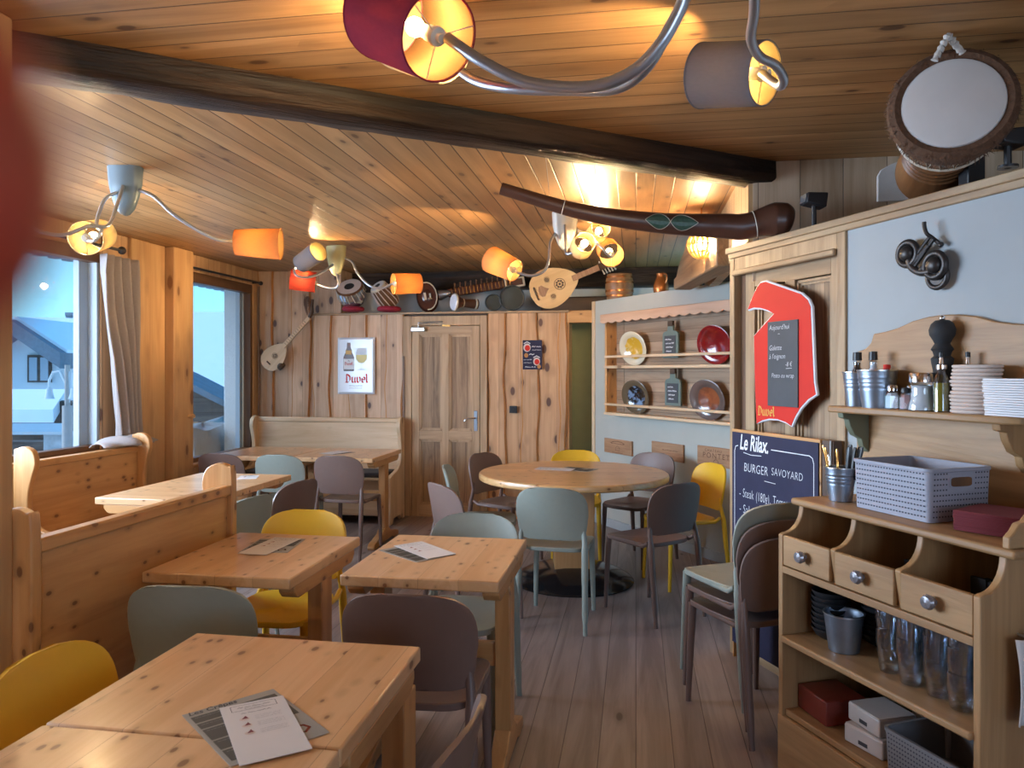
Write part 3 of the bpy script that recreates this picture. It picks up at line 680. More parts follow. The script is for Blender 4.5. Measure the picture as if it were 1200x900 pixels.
for k,(m,lb) in enumerate((('taupe','bottom brown chair of the stack beside the serving cabinet'),('taupe','middle brown chair of the stack beside the serving cabinet'),('sage','sage chair on top of the stack beside the serving cabinet'))):
    cchair(m,sx-.342*.022*k,sd+.94*.022*k,-20,lb,G,z=.062*k)
# ---------------------------------------------------------------- tables
def trestle_table(label,M,w,l,top='tabletop',post_off=0.0,inset=.005,group='trestle tables',rx=None):
    """w along local x (between the trestles), l along local y"""
    t=thing('trestle_table',label,'table',M,group)
    MB().box((0,0,.731),(w,l,.038)).build('tabletop',M_[top],t,bevel=.005)
    for i,s in enumerate((-1,1)):
        px_=s*(w/2-.031-inset) if rx is None else rx[i]
        rl=l/2-.05
        MB().prism([(-rl,.712),(rl,.712),(rl,.69),(rl-.02,.668),(rl-.035,.662),(-rl+.035,.662),(-rl+.02,.668),(-rl,.69)],px_-.03,px_+.03,'yz').build('top_rail',M_['pineY'],t,bevel=.004)
        MB().box((px_,post_off,.368),(.058,.095,.60)).build('post',M_['pineZ'],t,bevel=.004)
        fl=l/2-.06
        MB().prism([(-fl,0),(-fl+.10,0),(-fl+.13,.018),(fl-.13,.018),(fl-.10,0),(fl,0),(fl+.01,.022),(fl-.01,.045),(fl-.08,.06),(.10,.085),(.075,.11),(.05,.125),(-.05,.125),(-.075,.11),(-.10,.085),(-fl+.08,.06),(-fl+.01,.045),(-fl-.01,.022)],px_-.03,px_+.03,'yz').build('foot',M_['pineY'],t,bevel=.005)
    a,b=(-(w/2-.06-inset),(w/2-.06-inset)) if rx is None else (rx[0]+.03,rx[1]-.03)
    MB().bx(a,b,post_off-.0125,post_off+.0125,.345,.435).build('stretcher',M_['pineX'],t,bevel=.003)
    return t
trestle_table('front pine table with two menu sheets on it',at(-.85,1.585),.62,.525,post_off=.18,rx=(-.255,.279))
trestle_table('pine table joined to the front table, cut by the bottom edge',at(-.85,1.025),.62,.585)
trestle_table('small pine table in the middle with a white sheet over a dark menu',at(-.727,2.775),.555,.65)
trestle_table('small orange pine table against the near bench, with tilted menus',at(-1.425,2.70),.55,.655)
trestle_table('long pine table by the window bench with a bluish sheen',at(-2.63,4.25,0,90),1.04,.66)
trestle_table('left half of the pine table at the back bench',at(-3.145,6.12),.705,.74)
trestle_table('right half of the pine table at the back bench',at(-2.432,6.12),.705,.74)
p=C(.425,5.22)
rt=thing('round_table','large round pine table on a square post and black domed base','table',at(p.x,p.y,0,9))
MB().lathe([(0,.705),(.645,.705),(.655,.712),(.657,.73),(.652,.745),(.645,.75),(0,.75)],72).build('tabletop',M_['roundtop'],rt,angle=30)
MB().box((0,0,.40),(.27,.27,.61)).build('post',M_['pineZ'],rt,bevel=.006)
MB().box((0,0,.685),(.5,.5,.04)).build('top_plate',M_['pineX'],rt,bevel=.006)
MB().lathe([(0,0),(.415,0),(.42,.008),(.40,.03),(.34,.065),(.25,.095),(.15,.115),(0,.12)],48).build('domed_base',plain('gloss black base',(.012,.012,.014),.16,var=.1),rt)
# ---------------------------------------------------------------- benches
def bench(label,M,L,H_=1.0,cap=True,solid_end=False,wood_='pine',backtop=.93,group='pine benches'):
    """back along local x at y=0, sitter faces local -y"""
    t=thing('pine_bench',label,'bench',M,group)
    ctrl=[(.035,.02),(.035,.5),(.035,H_-.06),(.012,H_-.012),(-.04,H_),(-.095,H_-.03),(-.112,H_-.10),(-.085,H_-.19),(-.062,H_-.30),(-.075,H_-.42),(-.16,.50),(-.33,.465),(-.40,.44),(-.415,.36),(-.40,.25),(-.415,.06)]
    prof=[tuple(q)[:2] for q in catmull([(a,b,0) for a,b in ctrl],4)]+[(-.42,0),(-.33,0),(-.29,.05),(-.10,.05),(-.06,0),(.035,0)]
    for s in (-1,1):
        MB().prism(prof,s*L/2-.02*(1+s)*1.0-(0 if s>0 else 0),s*L/2+.02*(1-s),'yz').build('end_panel',M_[wood_+'Z'],t,bevel=.006)
    a=L/2-.04
    b=MB(); z0=.10
    b.bx(-a,a,-.012,.012,z0,backtop-.04)
    b.build('back_panel',M_[wood_+'X'],t,bevel=.003)
    MB().bx(-a,a,-.022,.032,backtop-.045,backtop).build('cap_rail',M_[wood_+'X'],t,bevel=.008)
    MB().bx(-a,a,-.40,-.012,.415,.44).build('seat',M_[wood_+'X'],t,bevel=.006)
    MB().bx(-a,a,-.36,-.34,.08,.415).build('seat_front',M_[wood_+'X'],t,bevel=.003)
    return t
bench('near pine bench seen from behind, with a thick cap rail and rounded end',at(-1.80,2.54,0,-90),1.16,H_=1.04,backtop=.945)
bench('pine bench below the curtained window, facing the window table',at(-3.62,4.475,0,90),1.10,H_=1.0,backtop=.905)
bench('pale pine bench against the back plank wall under the white poster',at(-3.06,7.16,0,0),1.58,H_=1.0,wood_='pale',backtop=.985)
tag(MB().box((0,0,.022),(1.44,.33,.044)).build('seat_cushion',M_['cushion'],bevel=.018,seg=3),'long charcoal cushion on the pale bench at the back','cushion').location=(-3.06,6.965,.441)
# ---------------------------------------------------------------- curtain
def cur(a,b):
    z=.935+(2.30-.935)*b
    w=.19+.05*math.sin(b*3.0)-.06*(1-abs(2*b-.9))*(b<.9)
    yc=5.07+.06*(1-b)**2*1.2+.02*math.sin(b*5)
    y=yc+(a-.5)*2*w*(.75+.25*b)
    x=-3.80+.035*math.sin(a*2*PI*4.5+b*1.5)*(.8+.4*b)+.03*(1-b)**3*6*a*(1-a)+.012*math.sin(a*23+b*7)
    return (x,y,z)
ct=thing('curtain','grey linen curtain gathered beside the left window','curtain')
MB().grid(cur,90,40).build('drape',M_['curtain'],ct,solid=.003,angle=180)
def puddle(a,b):
    ang=b*PI; y=4.68+.60*a; r=.035+.05*math.sin(a*PI)
    return (-3.70+r*1.6*math.cos(ang)+.015*math.sin(a*19),y,.915+r*.8*math.sin(ang)*(.8+.25*math.sin(a*17+b*4)))
MB().grid(puddle,40,12).build('gathered_hem',M_['curtain'],ct,solid=.004,angle=180)
rod=thing('curtain_rod','dark curtain rod with a ball finial over the left window','curtain rod')
MB().tube([(-3.72,3.2,2.335),(-3.72,4.95,2.335)],.011,10).build('pole',M_['black'],rod); MB().ball((-3.72,4.97,2.335),.03).build('finial',M_['iron'],rod)
MB().tube([(-3.9,4.85,2.335),(-3.72,4.85,2.335)],.008,8).build('bracket',M_['black'],rod)
rod=thing('curtain_rod','dark curtain rod above the corner window','curtain rod')
MB().tube([(-3.83,6.0,2.36),(-3.83,7.24,2.36)],.010,10).build('pole',M_['black'],rod); MB().ball((-3.83,7.245,2.36),.022).build('finial',M_['iron'],rod)
MB().tube([(-3.9,7.2,2.36),(-3.83,7.2,2.36)],.008,8).build('bracket',M_['black'],rod)
tag(MB().tube(catmull([(-3.85,7.235,2.33),(-3.86,7.25,1.9),(-3.845,7.24,1.4),(-3.855,7.245,.8)],6),.012,8).build('cable',M_['frameZ']),'brown cable hanging in the corner beside the window frame','cable')
tag(MB().tube([(0,0,0),(.02,-.006,-.004),(.055,-.012,.006)],[.016,.014,.018],10).build('coat_peg',M_['post']),'small round peg on the broad pine post','peg').location=(-3.80,5.93,1.06)

# ================================================================ SERVING CABINET (right front)
cab=thing('serving_cabinet','oak serving cabinet with three drawers, scooped bins and open shelves','cabinet',CB)
W_=.81; DP=.44
side=[(0,0),(0,.862),(.012,.868)]+[(.012+.078*math.sin(t*PI/2/8),.868+.092*(1-math.cos(t*PI/2/8))) for t in range(1,9)]+[(DP,.96),(DP,0)]
for x in (0,W_-.022): MB().prism(side,x,x+.022,'yz').build('side_panel',M_['cabZ'],cab,bevel=.003)
div=[(.02,.752),(.005,.862)]+side[2:-2]+[(DP-.02,.96),(DP-.02,.752)]
for x in (.268,.535): MB().prism(div,x-.011,x+.011,'yz').build('divider',M_['cabZ'],cab,bevel=.003)
MB().bx(-.03,W_+.035,.075,DP+.05,.96,.985).build('top_board',M_['cabX'],cab,bevel=.009,seg=3)
b=MB().bx(.022,W_-.022,DP-.015,DP,.03,.96); b.build('back_panel',plain('green painted cabinet back',(.12,.13,.09),.7),cab)
MB().bx(.022,W_-.022,0,.03,.728,.752).build('drawer_rail',M_['cabX'],cab,bevel=.002)
MB().bx(.022,W_-.022,.03,DP-.015,.735,.752).build('bin_floor',M_['cabX'],cab)
MB().bx(.022,W_-.022,-.012,DP-.015,.482,.505).build('shelf_board',M_['cabX'],cab,bevel=.006)
MB().bx(.022,W_-.022,.012,DP-.015,.215,.238).build('shelf_board',M_['cabX'],cab,bevel=.004)
pl=[(.022,.03),(.022,.235),(W_-.022,.235),(W_-.022,0.0),(W_-.07,0.0)]+[(W_-.07-.03*math.sin(k*PI/12),.075*math.sin(k*PI/12)) for k in range(1,7)]
pl=[(.0,.0),(.0,.215),(W_,.215),(W_,0),(W_-.06,0),(W_-.08,.035),(W_-.12,.06),(W_-.18,.07),(.18,.07),(.12,.06),(.08,.035),(.06,0)]
MB().prism([(a,c) for a,c in pl],-.004,.014,'xz').build('plinth',M_['cabX'],cab,bevel=.003)
for k,(a,c) in enumerate(((.024,.256),(.281,.523),(.548,W_-.024))):
    q=MB().bx(a,c,.002,.02,.756,.862).build('drawer_front',M_['cabX'],cab,bevel=.003); MB().bx(a,c,.33,.34,.753,.80).build('bin_back',M_['cabX'],cab)
    kb=MB().lathe([(0,0),(.009,0),(.008,.010),(.019,.014),(.022,.024),(.017,.034),(0,.037)],14,M=TM(((a+c)/2,.002,.812),align((0,-1,0))))
    kb.build('knob',plain('patterned ceramic knob %d'%k,(.28,.26,.27),.25,metal=.5,var=.7,scale=160),q)
MB().prism([(.08,.985),(.08,1.015),(.10,1.03),(.115,1.05),(.14,1.055),(.16,1.075),(.22,1.08),(.43,1.08),(.43,.985)],W_-.005,W_+.017,'yz').build('end_bracket',M_['cabY'],cab,bevel=.004)
for x,n_,lb in ((.41,9,'heap of dark sachets in the middle bin of the cabinet'),(.66,14,'heap of dark sachets in the right bin of the cabinet')):
    b=MB(); rnd=random.Random(n_)
    for k in range(n_):
        b.box((x+rnd.uniform(-.06,.08),.20+rnd.uniform(0,.12),.765+rnd.uniform(0,.05)),(.05,.012,.07),M=None)
    o=b.build('sachet_heap',M_['blackmatte']); o.matrix_world=CB; tag(o,lb,'sachets',kind='stuff')
def oncab(x,y,z,rz=0): return CB @ at(x,y,z,rz)
# glass stacks
def tumbler():
    t=MB().lathe([(0,.0),(.026,.0),(.029,.006),(.034,.05),(.036,.055),(.0362,.10),(.034,.10),(.0335,.056),(.031,.05),(.0265,.01),(0,.01)],16)
    return t
tb=tumbler().build('stacked_glass',M_['tumbler'])
first=True
cols=[(.405,.10),(.495,.09),(.585,.10),(.675,.09),(.755,.105),(.36,.19),(.45,.19),(.54,.19),(.63,.19),(.72,.19)]
ORD=['first','second','third','fourth','fifth']
for ci,(x,y) in enumerate(cols):
    n_=[4,4,4,4,4,4,4,4,4,4][ci]
    for k in range(n_):
        M2=oncab(x+.003*math.sin(k*2+ci),y+.003*math.cos(k*3+ci),.507+k*.036)
        o=tb if first else tb.copy()
        if not first: COL.objects.link(o)
        first=False; o.matrix_world=M2
        row='front' if ci<5 else 'back'
        lev=['bottom','second','third','top'][k]
        tag(o,f'{lev} tumbler of the {ORD[ci%5]} glass column from the left, {row} row in the cabinet','glass','stacked glass tumblers in the cabinet')
bw=MB().lathe([(0,0),(.03,0),(.05,.012),(.064,.035),(.066,.042),(.063,.042),(.048,.015),(.028,.006),(0,.006)],24).build('black_bowl',M_['black'])
first=True
for (x,y,n_,lb) in ((.105,.14,8,'front'),(.21,.26,7,'rear')):
    for k in range(n_):
        o=bw if first else bw.copy()
        if not first: COL.objects.link(o)
        first=False; o.matrix_world=oncab(x+.002*math.sin(k*2),y,.505+.0185*k)
        tag(o,f'black bowl {["lowest","second lowest","third from below","fourth from below","fifth from below","sixth from below","seventh from below","topmost"][k] if k<n_-1 else "topmost"} in the {lb} stack on the cabinet shelf','bowl','black bowls stacked in the cabinet')
def bucket(label,M,r,h,ribs=True,group=None):
    t=thing('zinc_bucket',label,'bucket',M,group)
    pr=[(0,.003),(r*.74,0)]
    for k in range(25):
        s=k/24; rr=r*(.76+.24*s)
        if ribs and .5<s<.82: rr+=.0016*math.sin(s*90)
        pr.append((rr,h*s))
    MB().lathe(pr+[(r*.965,h),(r*.74,.006),(0,.006)],32).build('body',M_['zinc'],t,angle=60)
    MB().lathe([(r-.001,h-.004),(r+.003,h-.002),(r+.003,h+.002),(r-.003,h+.002),(r-.003,h-.003)],32).build('rim',M_['steel'],t)
    return t
bucket('plain zinc bucket on the cabinet shelf in front of the glasses',oncab(.213,.10,.507),.064,.125,False)
bucket('zinc cutlery bucket on the left end of the cabinet top',oncab(.085,.20,.987),.052,.118)
# cutlery
rnd=random.Random(4)
fk=[]
for k,(x,y,tx,ty,ln) in enumerate(((-.026,-.012,-.22,-.05,.185),(-.012,-.024,-.10,-.1,.178),(-.018,.012,-.14,.05,.17),(.0,-.014,.0,-.02,.172),(-.03,.004,-.3,.02,.16))):
    t=thing('fork' if k!=4 else 'spoon',['brass fork leaning to the far left in the cutlery bucket','tallest brass fork standing in the cutlery bucket','brass fork behind the others in the cutlery bucket','brass fork in the middle of the cutlery bucket','steel spoon leaning out over the left rim of the cutlery bucket'][k],'fork' if k!=4 else 'spoon',oncab(.085+x,.20+y,.998) @ Matrix.Rotation(tx,4,'Y') @ Matrix.Rotation(-ty,4,'X'),'cutlery in the zinc bucket')
    mt=M_['brass'] if k!=4 else M_['chrome']
    MB().tube([(0,0,0),(0,0,ln*.5),(0,.002,ln*.8),(0,0,ln*.95),(0,0,ln)],[.003,.0035,.005,.007,.004],8,flat=.4).build('handle',mt,t)
    MB().ball((0,0,-.004),.006,8).build('bowl_end' if k==4 else 'tines',mt,t)
for k,(x,y,tx,ty,ln) in enumerate(((.014,.012,.06,.05,.19),(.024,-.004,.12,0,.187),(.03,.014,.2,.1,.19),(.02,.028,.1,.12,.185),(.006,.03,.02,.15,.18))):
    t=thing('table_knife',['black handled knife in the middle of the cutlery bucket','black handled knife nearest the basket in the cutlery bucket','black handled knife leaning right towards the basket','black handled knife second from the back of the cutlery bucket','black handled knife at the back of the cutlery bucket'][k],'knife',oncab(.085+x,.20+y,.998) @ Matrix.Rotation(tx,4,'Y') @ Matrix.Rotation(-ty,4,'X'),'cutlery in the zinc bucket')
    MB().box((0,0,.035),(.012,.0015,.07)).build('blade',M_['steel'],t)
    MB().tube([(0,0,.07),(0,0,.12),(0,0,ln-.015),(0,0,ln)],[.0075,.009,.0095,.006],8,flat=.7).build('handle',M_['black'],t)
def basket(label,M,w,dp,h,mat,holes=(24,9)):
    t=thing('storage_basket',label,'basket',M)
    b=MB(); r=.02
    def ring(z,e):
        pts=[]
        for (cx,cy,a0) in ((w/2-r,-dp/2+r,-90),(w/2-r,dp/2-r,0),(-w/2+r,dp/2-r,90),(-w/2+r,-dp/2+r,180)):
            for k in range(5):
                a=R(a0+k*22.5); pts.append((cx+math.cos(a)*(r+e),cy+math.sin(a)*(r+e),z))
        return pts
    rings=[ring(0,-.006),ring(h*.5,-.003),ring(h-.012,0),ring(h-.010,.004),ring(h,.004),ring(h,-.006),ring(h-.01,-.006),ring(.006,-.012)]
    n=20; vs=[p for q in rings for p in q]; fs=[]
    for j in range(len(rings)-1):
        for k in range(n):
            k2=(k+1)%n; fs.append((j*n+k,j*n+k2,(j+1)*n+k2,(j+1)*n+k))
    fs.append(tuple(range(n))[::-1]); fs.append(tuple(range(7*n,8*n)))
    b.add(vs,fs,0)
    # small square perforations of the four faces (front, right)
    nx,nz=holes
    for j in range(nz):
        z=h*(.10+.8*j/(nz-1)); e=-.006+.006*z/h
        for i in range(nx):
            x=-w/2+.022+(w-.044)*i/(nx-1); q=.0028
            b.add([(x-q,-dp/2-e-.0012,z-q*.8),(x+q,-dp/2-e-.0012,z-q*.8),(x+q,-dp/2-e-.0012,z+q*.8),(x-q,-dp/2-e-.0012,z+q*.8)],[(0,1,2,3)],1)
        ny=int(nx*dp/w)
        for i in range(ny):
            y=-dp/2+.022+(dp-.044)*i/(ny-1)
            if abs(y)<.055 and z>h*.58: continue
            b.add([(w/2+e+.0012,y-q,z-q*.8),(w/2+e+.0012,y+q,z-q*.8),(w/2+e+.0012,y+q,z+q*.8),(w/2+e+.0012,y-q,z+q*.8)],[(0,1,2,3)],1)
    b.build('body',[mat,M_['basket_hole']],t,angle=30)
    hz=h*.74
    MB().prism([(.045*math.cos(a)+( .0),hz+.014*math.sin(a)) if False else (math.copysign(abs(math.cos(a))**.4,math.cos(a))*.042,hz+math.copysign(abs(math.sin(a))**.4,math.sin(a))*.0145) for a in [2*PI*k/28 for k in range(28)]],w/2-.0035,w/2+.0012,'yz').build('handle_opening',M_['drumwood'],t,smooth=False)
    MB().prism([(math.copysign(abs(math.cos(a))**.4,math.cos(a))*.047,hz+math.copysign(abs(math.sin(a))**.4,math.sin(a))*.0195) for a in [2*PI*k/28 for k in range(28)]],w/2-.004,w/2+.0004,'yz').build('handle_border',mat,t,smooth=False)
    return t
basket('grey violet perforated plastic basket on the cabinet top',oncab(.352,.28,.987),.315,.255,.165,M_['lavender'])
basket('grey perforated plastic basket on the bottom shelf of the cabinet',oncab(.615,.15,.240),.30,.26,.135,M_['greybasket'],(26,9))
def napkin_pile(name,label,M,w,dp,h,mat,n,skew=0,fold=0):
    b=MB(); rnd=random.Random(n)
    for k in range(n):
        z=h*k/n; jx,jy=rnd.uniform(-.0016,.0016)+skew*k/n,rnd.uniform(-.0016,.0016)
        b.box((jx,jy,z+h/n*.5),(w-fold*(k%2)*.004,dp,h/n*.86))
    o=b.build(name,mat,bevel=.0012,seg=1); o.matrix_world=M; return tag(o,label,'napkins',kind='stuff')
napkin_pile('napkin_pile','pile of dark red paper napkins on the cabinet top beside the basket',oncab(.655,.27,.987,18),.19,.19,.058,M_['maroon'],20)
def carton(label,M,w,dp,h,mat,group=None,lid=True):
    t=thing('carton',label,'box',M,group)
    MB().box((0,0,h/2),(w,dp,h)).build('body',mat,t,bevel=.005)
    if lid:
        MB().box((0,-dp/2-.0006,h*.33),(.035,.001,.012)).build('slot_mark',M_['ink'],t)
        MB().box((0,0,h+.001),(w*.96,dp*.96,.003)).build('lid_flap',mat,t,bevel=.001)
    return t
carton('glossy dark red carton on the left of the cabinet bottom shelf',oncab(.115,.135,.240,-6),.165,.16,.085,M_['redbox'],lid=False)
carton('lower white glossy carton on the cabinet bottom shelf',oncab(.345,.125,.240,5),.15,.15,.058,M_['cardboard'],'white cartons on the bottom shelf')
carton('white glossy carton stacked on the other white carton',oncab(.342,.135,.302,-4),.145,.14,.056,M_['cardboard'],'white cartons on the bottom shelf')
carton('small white carton behind the stacked white cartons',oncab(.415,.30,.240,3),.13,.10,.14,M_['cardboard'],'white cartons on the bottom shelf')
tw=MB().grid(lambda a,b:(.012*math.sin(a*9+b*3)+.01*b,a*.13,-.22*b-.02*a*b),14,14).build('tea_towel',plain('pale grey cloth',(.6,.57,.56),.9),solid=.004,angle=180); tw.matrix_world=oncab(W_+.04,.07,.76); tag(tw,'pale cloth hanging at the right edge of the cabinet','cloth')
hk=MB().tube([(0,0,0),(.02,0,0),(.022,0,.012)],.004,8).build('towel_hook',M_['steel']); hk.matrix_world=oncab(W_+.0,.13,.755); tag(hk,'small steel hook holding the pale cloth on the cabinet side','hook')
# ================================================================ CEILING LAMPS
def frame_from(d):
    return align(d)
def lamp_shade(parent,pos,axis,L,r0,r1,mat,bulb=True,flip=False):
    """open drum shade; axis points from the socket end (radius r0) to the other end (radius r1)"""
    M=TM(pos,align(axis))
    b=MB(); b.lathe([(r0,0),(r1,L)],40,0); b.lathe([(r0-.002,0),(r1-.002,L)],40,1)
    b.lathe([(r0-.003,0),(r0+.001,0),(r0+.001,.004),(r0-.003,.004)],40,0); b.lathe([(r1-.003,L),(r1+.001,L),(r1+.001,L-.004),(r1-.003,L-.004)],40,0)
    s=b.build('lamp_shade',[mat,M_['sh_in']],parent,angle=60); s.matrix_local=M
    q=MB().lathe([(0,-.012),(.010,-.012),(.011,.0),(.020,.004),(.022,.014),(.017,.018),(.018,.045),(.015,.05),(.015,.075),(0,.075)],16)
    o=q.build('bulb_socket',M_['porcelain'],s)
    for k in range(3):
        a=2*PI*k/3+.5; MB().tube([(.018*math.cos(a),.018*math.sin(a),.008),(r0*math.cos(a),r0*math.sin(a),.004)],.0013,5).build('shade_spoke',M_['steel'],s)
    if bulb: MB().ball((0,0,.105),.021,14,sc=(1,1,1.15)).build('bulb',M_['bulb'],s)
    return s
def ceiling_lamp(label,hub_xy,mat,arms,hub_rot=0,hub_h=.25):
    t=thing('ceiling_lamp',label,'lamp',TM((hub_xy.x,hub_xy.y,H)),'three armed ceiling lamps')
    inv=t.matrix_world.inverted()
    # paddle shaped hub: flat plate at the ceiling tapering to a rounded tip
    out=[(-.085,0),(-.08,-.09),(-.066,-hub_h*.62),(-.045,-hub_h*.86),(-.02,-hub_h*.97),(0,-hub_h),(.02,-hub_h*.97),(.045,-hub_h*.86),(.066,-hub_h*.62),(.08,-.09),(.085,0)]
    b=MB(); n=len(out); rings=[]
    for (th,sc) in ((-.045,.72),(-.022,.97),(.022,.97),(.045,.72)):
        rings.append([(p[0]*sc,th*(1+ .6*(p[1]/hub_h)),p[1]*(.9+.1*sc)) for p in out])
    vs=[p for q in rings for p in q]; fs=[(j*n+k,j*n+k+1,(j+1)*n+k+1,(j+1)*n+k) for j in range(3) for k in range(n-1)]+[tuple(range(n)),tuple(range(3*n,4*n))[::-1],(0,n,2*n,3*n),(n-1,4*n-1,3*n-1,2*n-1)]
    hb=b.add(vs,fs).build('hub',mat,t,angle=50); hb.rotation_euler=(0,0,hub_rot)
    for (path,r,shade) in arms:
        P=[inv @ p for p in path]
        MB().tube(catmull(P,7),r,10).build('arm',M_['tube'],t,angle=80)
        if shade:
            pos,ax,L,r0,r1,m=shade[:6]
            lamp_shade(t,inv @ pos,ax,L,r0,r1,M_[m])
    return t
def path(*a): return [PT(*q) for q in a]
# near lamp over the photographer
hub=C(.40,1.38)
ceiling_lamp('large grey ceiling lamp at the top edge with dark red and grey shades',hub,plain('grey lamp hub',(.33,.36,.42),.35),[
 (path((812,-60,1.42),(803,-20,1.42),(798,8,1.43),(775,50,1.45),(740,85,1.48),(690,102,1.52),(620,97,1.56),(565,72,1.59),(524,44,1.62)),.0125,(PT(515,44,1.63),CV(-.58,.62,.50),.25,.094,.106,'sh_red')),
 (path((820,-60,1.50),(806,-10,1.52),(785,32,1.56),(757,80,1.62),(722,104,1.68),(670,106,1.74),(600,104,1.82),(556,94,1.9),(527,72,1.98)),.0125,(PT(520,58,2.0),CV(-.58,.64,.46),.23,.088,.098,'sh_white')),
 (path((850,-60,1.5),(880,-30,1.55),(884,10,1.62),(880,45,1.72),(890,66,1.8),(908,76,1.83),(918,92,1.86),(913,101,1.9),(893,86,1.98)),.0115,(PT(897,86,2.02),CV(-.67,.70,.24),.20,.084,.090,'sh_grey')),
],hub_rot=.3)
# unseen lamp added behind the photographer as warm fill light
hb_=Vector((-1.2,-1.1,0))
ceiling_lamp('unseen ceiling lamp with three pale shades, added behind the photographer as warm fill',hb_,plain('pale lamp hub',(.4,.4,.42),.35),[
 ([hb_+Vector((0,0,2.30)),hb_+Vector((.2*c_,.2*s_,2.28)),hb_+Vector((.4*c_,.4*s_,2.2))],.01,(hb_+Vector((.42*c_,.42*s_,2.2)),Vector((c_*.7,s_*.7,-.45)),.2,.07,.085,'sh_white')) for c_,s_ in ((1,0),(-.5,.87),(-.5,-.87))])
# lamp by the windows
hub=C((147-600)/880*3.83,3.83)
ceiling_lamp('ceiling lamp by the windows with grey blue hub and an orange shade',hub,plain('grey blue lamp hub',(.16,.215,.25),.35,var=.06),[
 (path((160,222,3.83),(180,230,3.83),(202,250,3.85),(232,270,3.9),(256,281,3.95),(274,282,4.0)),.009,(PT(276,284,4.0),CV(.99,.12,-.02),.235,.068,.083,'sh_orange')),
 (path((136,226,3.8),(122,235,3.75),(113,262,3.7),(119,270,3.66),(112,281,3.64),(104,282,3.66)),.009,(PT(100,279,3.68),CV(-.16,.95,.26),.22,.083,.075,'sh_white')),
 (path((144,218,3.8),(137,240,3.72),(127,264,3.62),(104,265,3.55),(76,275,3.5),(50,272,3.45),(30,262,3.42)),.009,(PT(24,260,3.4),CV(-.8,.5,.2),.23,.075,.085,'sh_grey')),
],hub_rot=YAW)
# lamp at the back, yellowish hub
hub=C((394-600)/880*6.25,6.25)
ceiling_lamp('ceiling lamp by the back wall with yellow hub and scarlet and orange shades',hub,plain('yellow lamp hub',(.50,.45,.20),.4,var=.06),[
 (path((402,302,6.25),(413,307,6.2),(419,320,6.15),(432,334,6.1),(446,338,6.1),(459,333,6.1)),.010,(PT(461,332.5,6.1),CV(.90,.44,.06),.225,.085,.080,'sh_orange')),
 (path((390,310,6.2),(376,320,6.1),(360,325,6.0),(348,323,5.95),(345,316,6.0),(352,310,6.05)),.010,(PT(353,309,6.05),CV(.74,-.58,.33),.235,.075,.080,'sh_grey')),
 (path((394,318,6.25),(397,330,6.2),(394,337,6.2),(384,337,6.25),(372,333,6.3)),.010,(PT(370,331,6.3),CV(-.96,-.22,.10),.205,.085,.085,'sh_scarlet')),
],hub_rot=YAW-.3)
# lamp before the oud
hub=C((662-600)/880*4.92,4.92)
ceiling_lamp('ceiling lamp above the lute with whitish hub and four pale shades',hub,plain('whitish lamp hub',(.46,.46,.42),.4,var=.05),[
 (path((653,271,4.92),(645,284,4.85),(643,305,4.8),(637,318,4.78),(622,323,4.76),(606,319,4.76)),.009,(PT(603,317,4.78),CV(-.72,.56,.42),.21,.072,.088,'sh_pink')),
 (path((662,264,4.88),(663,285,4.8),(664,297,4.75),(672,296,4.72),(679,292,4.72)),.009,(PT(681,291,4.74),CV(.1,-.97,.12),.14,.072,.066,'sh_white')),
 (path((674,268,4.95),(682,272,4.97),(690,274,5.0)),.009,(PT(697,277,5.12),CV(.15,-.96,.18),.16,.070,.066,'sh_white')),
 (path((676,272,4.95),(695,282,4.9),(706,291,4.85),(714,300,4.86),(718,298,4.95)),.009,(PT(717,299,4.98),CV(-.05,.93,.38),.19,.080,.075,'sh_pink')),
],hub_rot=YAW+.2)
# pierced glass globe on the wall past the passage
gp=PT(822,287,4.78)
gl=thing('globe_lamp','glowing cut glass globe under the long horn','lamp',TM(gp))
b=MB(); n=16
for k in range(n):
    a=2*PI*k/n; pts=[(.085*math.sin(PI*j/10)*math.cos(a),.085*math.sin(PI*j/10)*math.sin(a),-.085*math.cos(PI*j/10)) for j in range(11)]
    b.tube(pts,.0075,6)
for z in (-.05,0,.05): 
    r_=math.sqrt(.085**2-z*z); b.tube([(r_*math.cos(2*PI*k/24),r_*math.sin(2*PI*k/24),z) for k in range(25)],.005,5)
b.build('cut_glass_cage',shade_mat('amber cut glass',(.75,.6,.3),.7),gl)
MB().ball((0,0,0),.03,14).build('bulb',M_['bulb'],gl)
MB().tube([(0,0,.085),(0,0,H-gp.z)],.005,8).lathe([(0,.075),(.022,.08),(.022,.1),(0,.105)],12).build('stem',M_['brass'],gl)

# ================================================================ HORN AND DRUM (upper right)
hn=thing('long_horn','long curved dark wooden horn resting on the right ledge and hung by a wire','horn',TM(PT(700,250,3.62)))
inv=hn.matrix_world.inverted()
hp=[PT(*q) for q in ((587,221,3.62),(620,231,3.62),(660,243,3.62),(700,252,3.62),(740,258,3.62),(780,262,3.61),(820,264,3.60),(850,265,3.58),(868,266,3.57),(884,263,3.56),(896,260,3.55),(908,258,3.54),(920,258,3.53),(926,259,3.53))]
hr=[.030,.031,.035,.041,.046,.050,.055,.059,.062,.062,.070,.083,.080,.055]
pp=catmull([inv@p for p in hp],5); rr=[]
for i in range(len(pp)): 
    s=i/5; j=min(int(s),len(hr)-2); rr.append(hr[j]+(hr[j+1]-hr[j])*(s-j))
MB().tube(pp,rr,22,flat=.9).build('body',M_['horn'],hn,angle=60)
for idx in (10,45):
    p=pp[idx]; tdir=(pp[idx+1]-pp[idx-1]); MB().lathe([(rr[idx]+.0005,-.002),(rr[idx]+.003,0),(rr[idx]+.0005,.002)],24,M=TM(p,align(tdir))).build('ring',M_['bone'],hn)
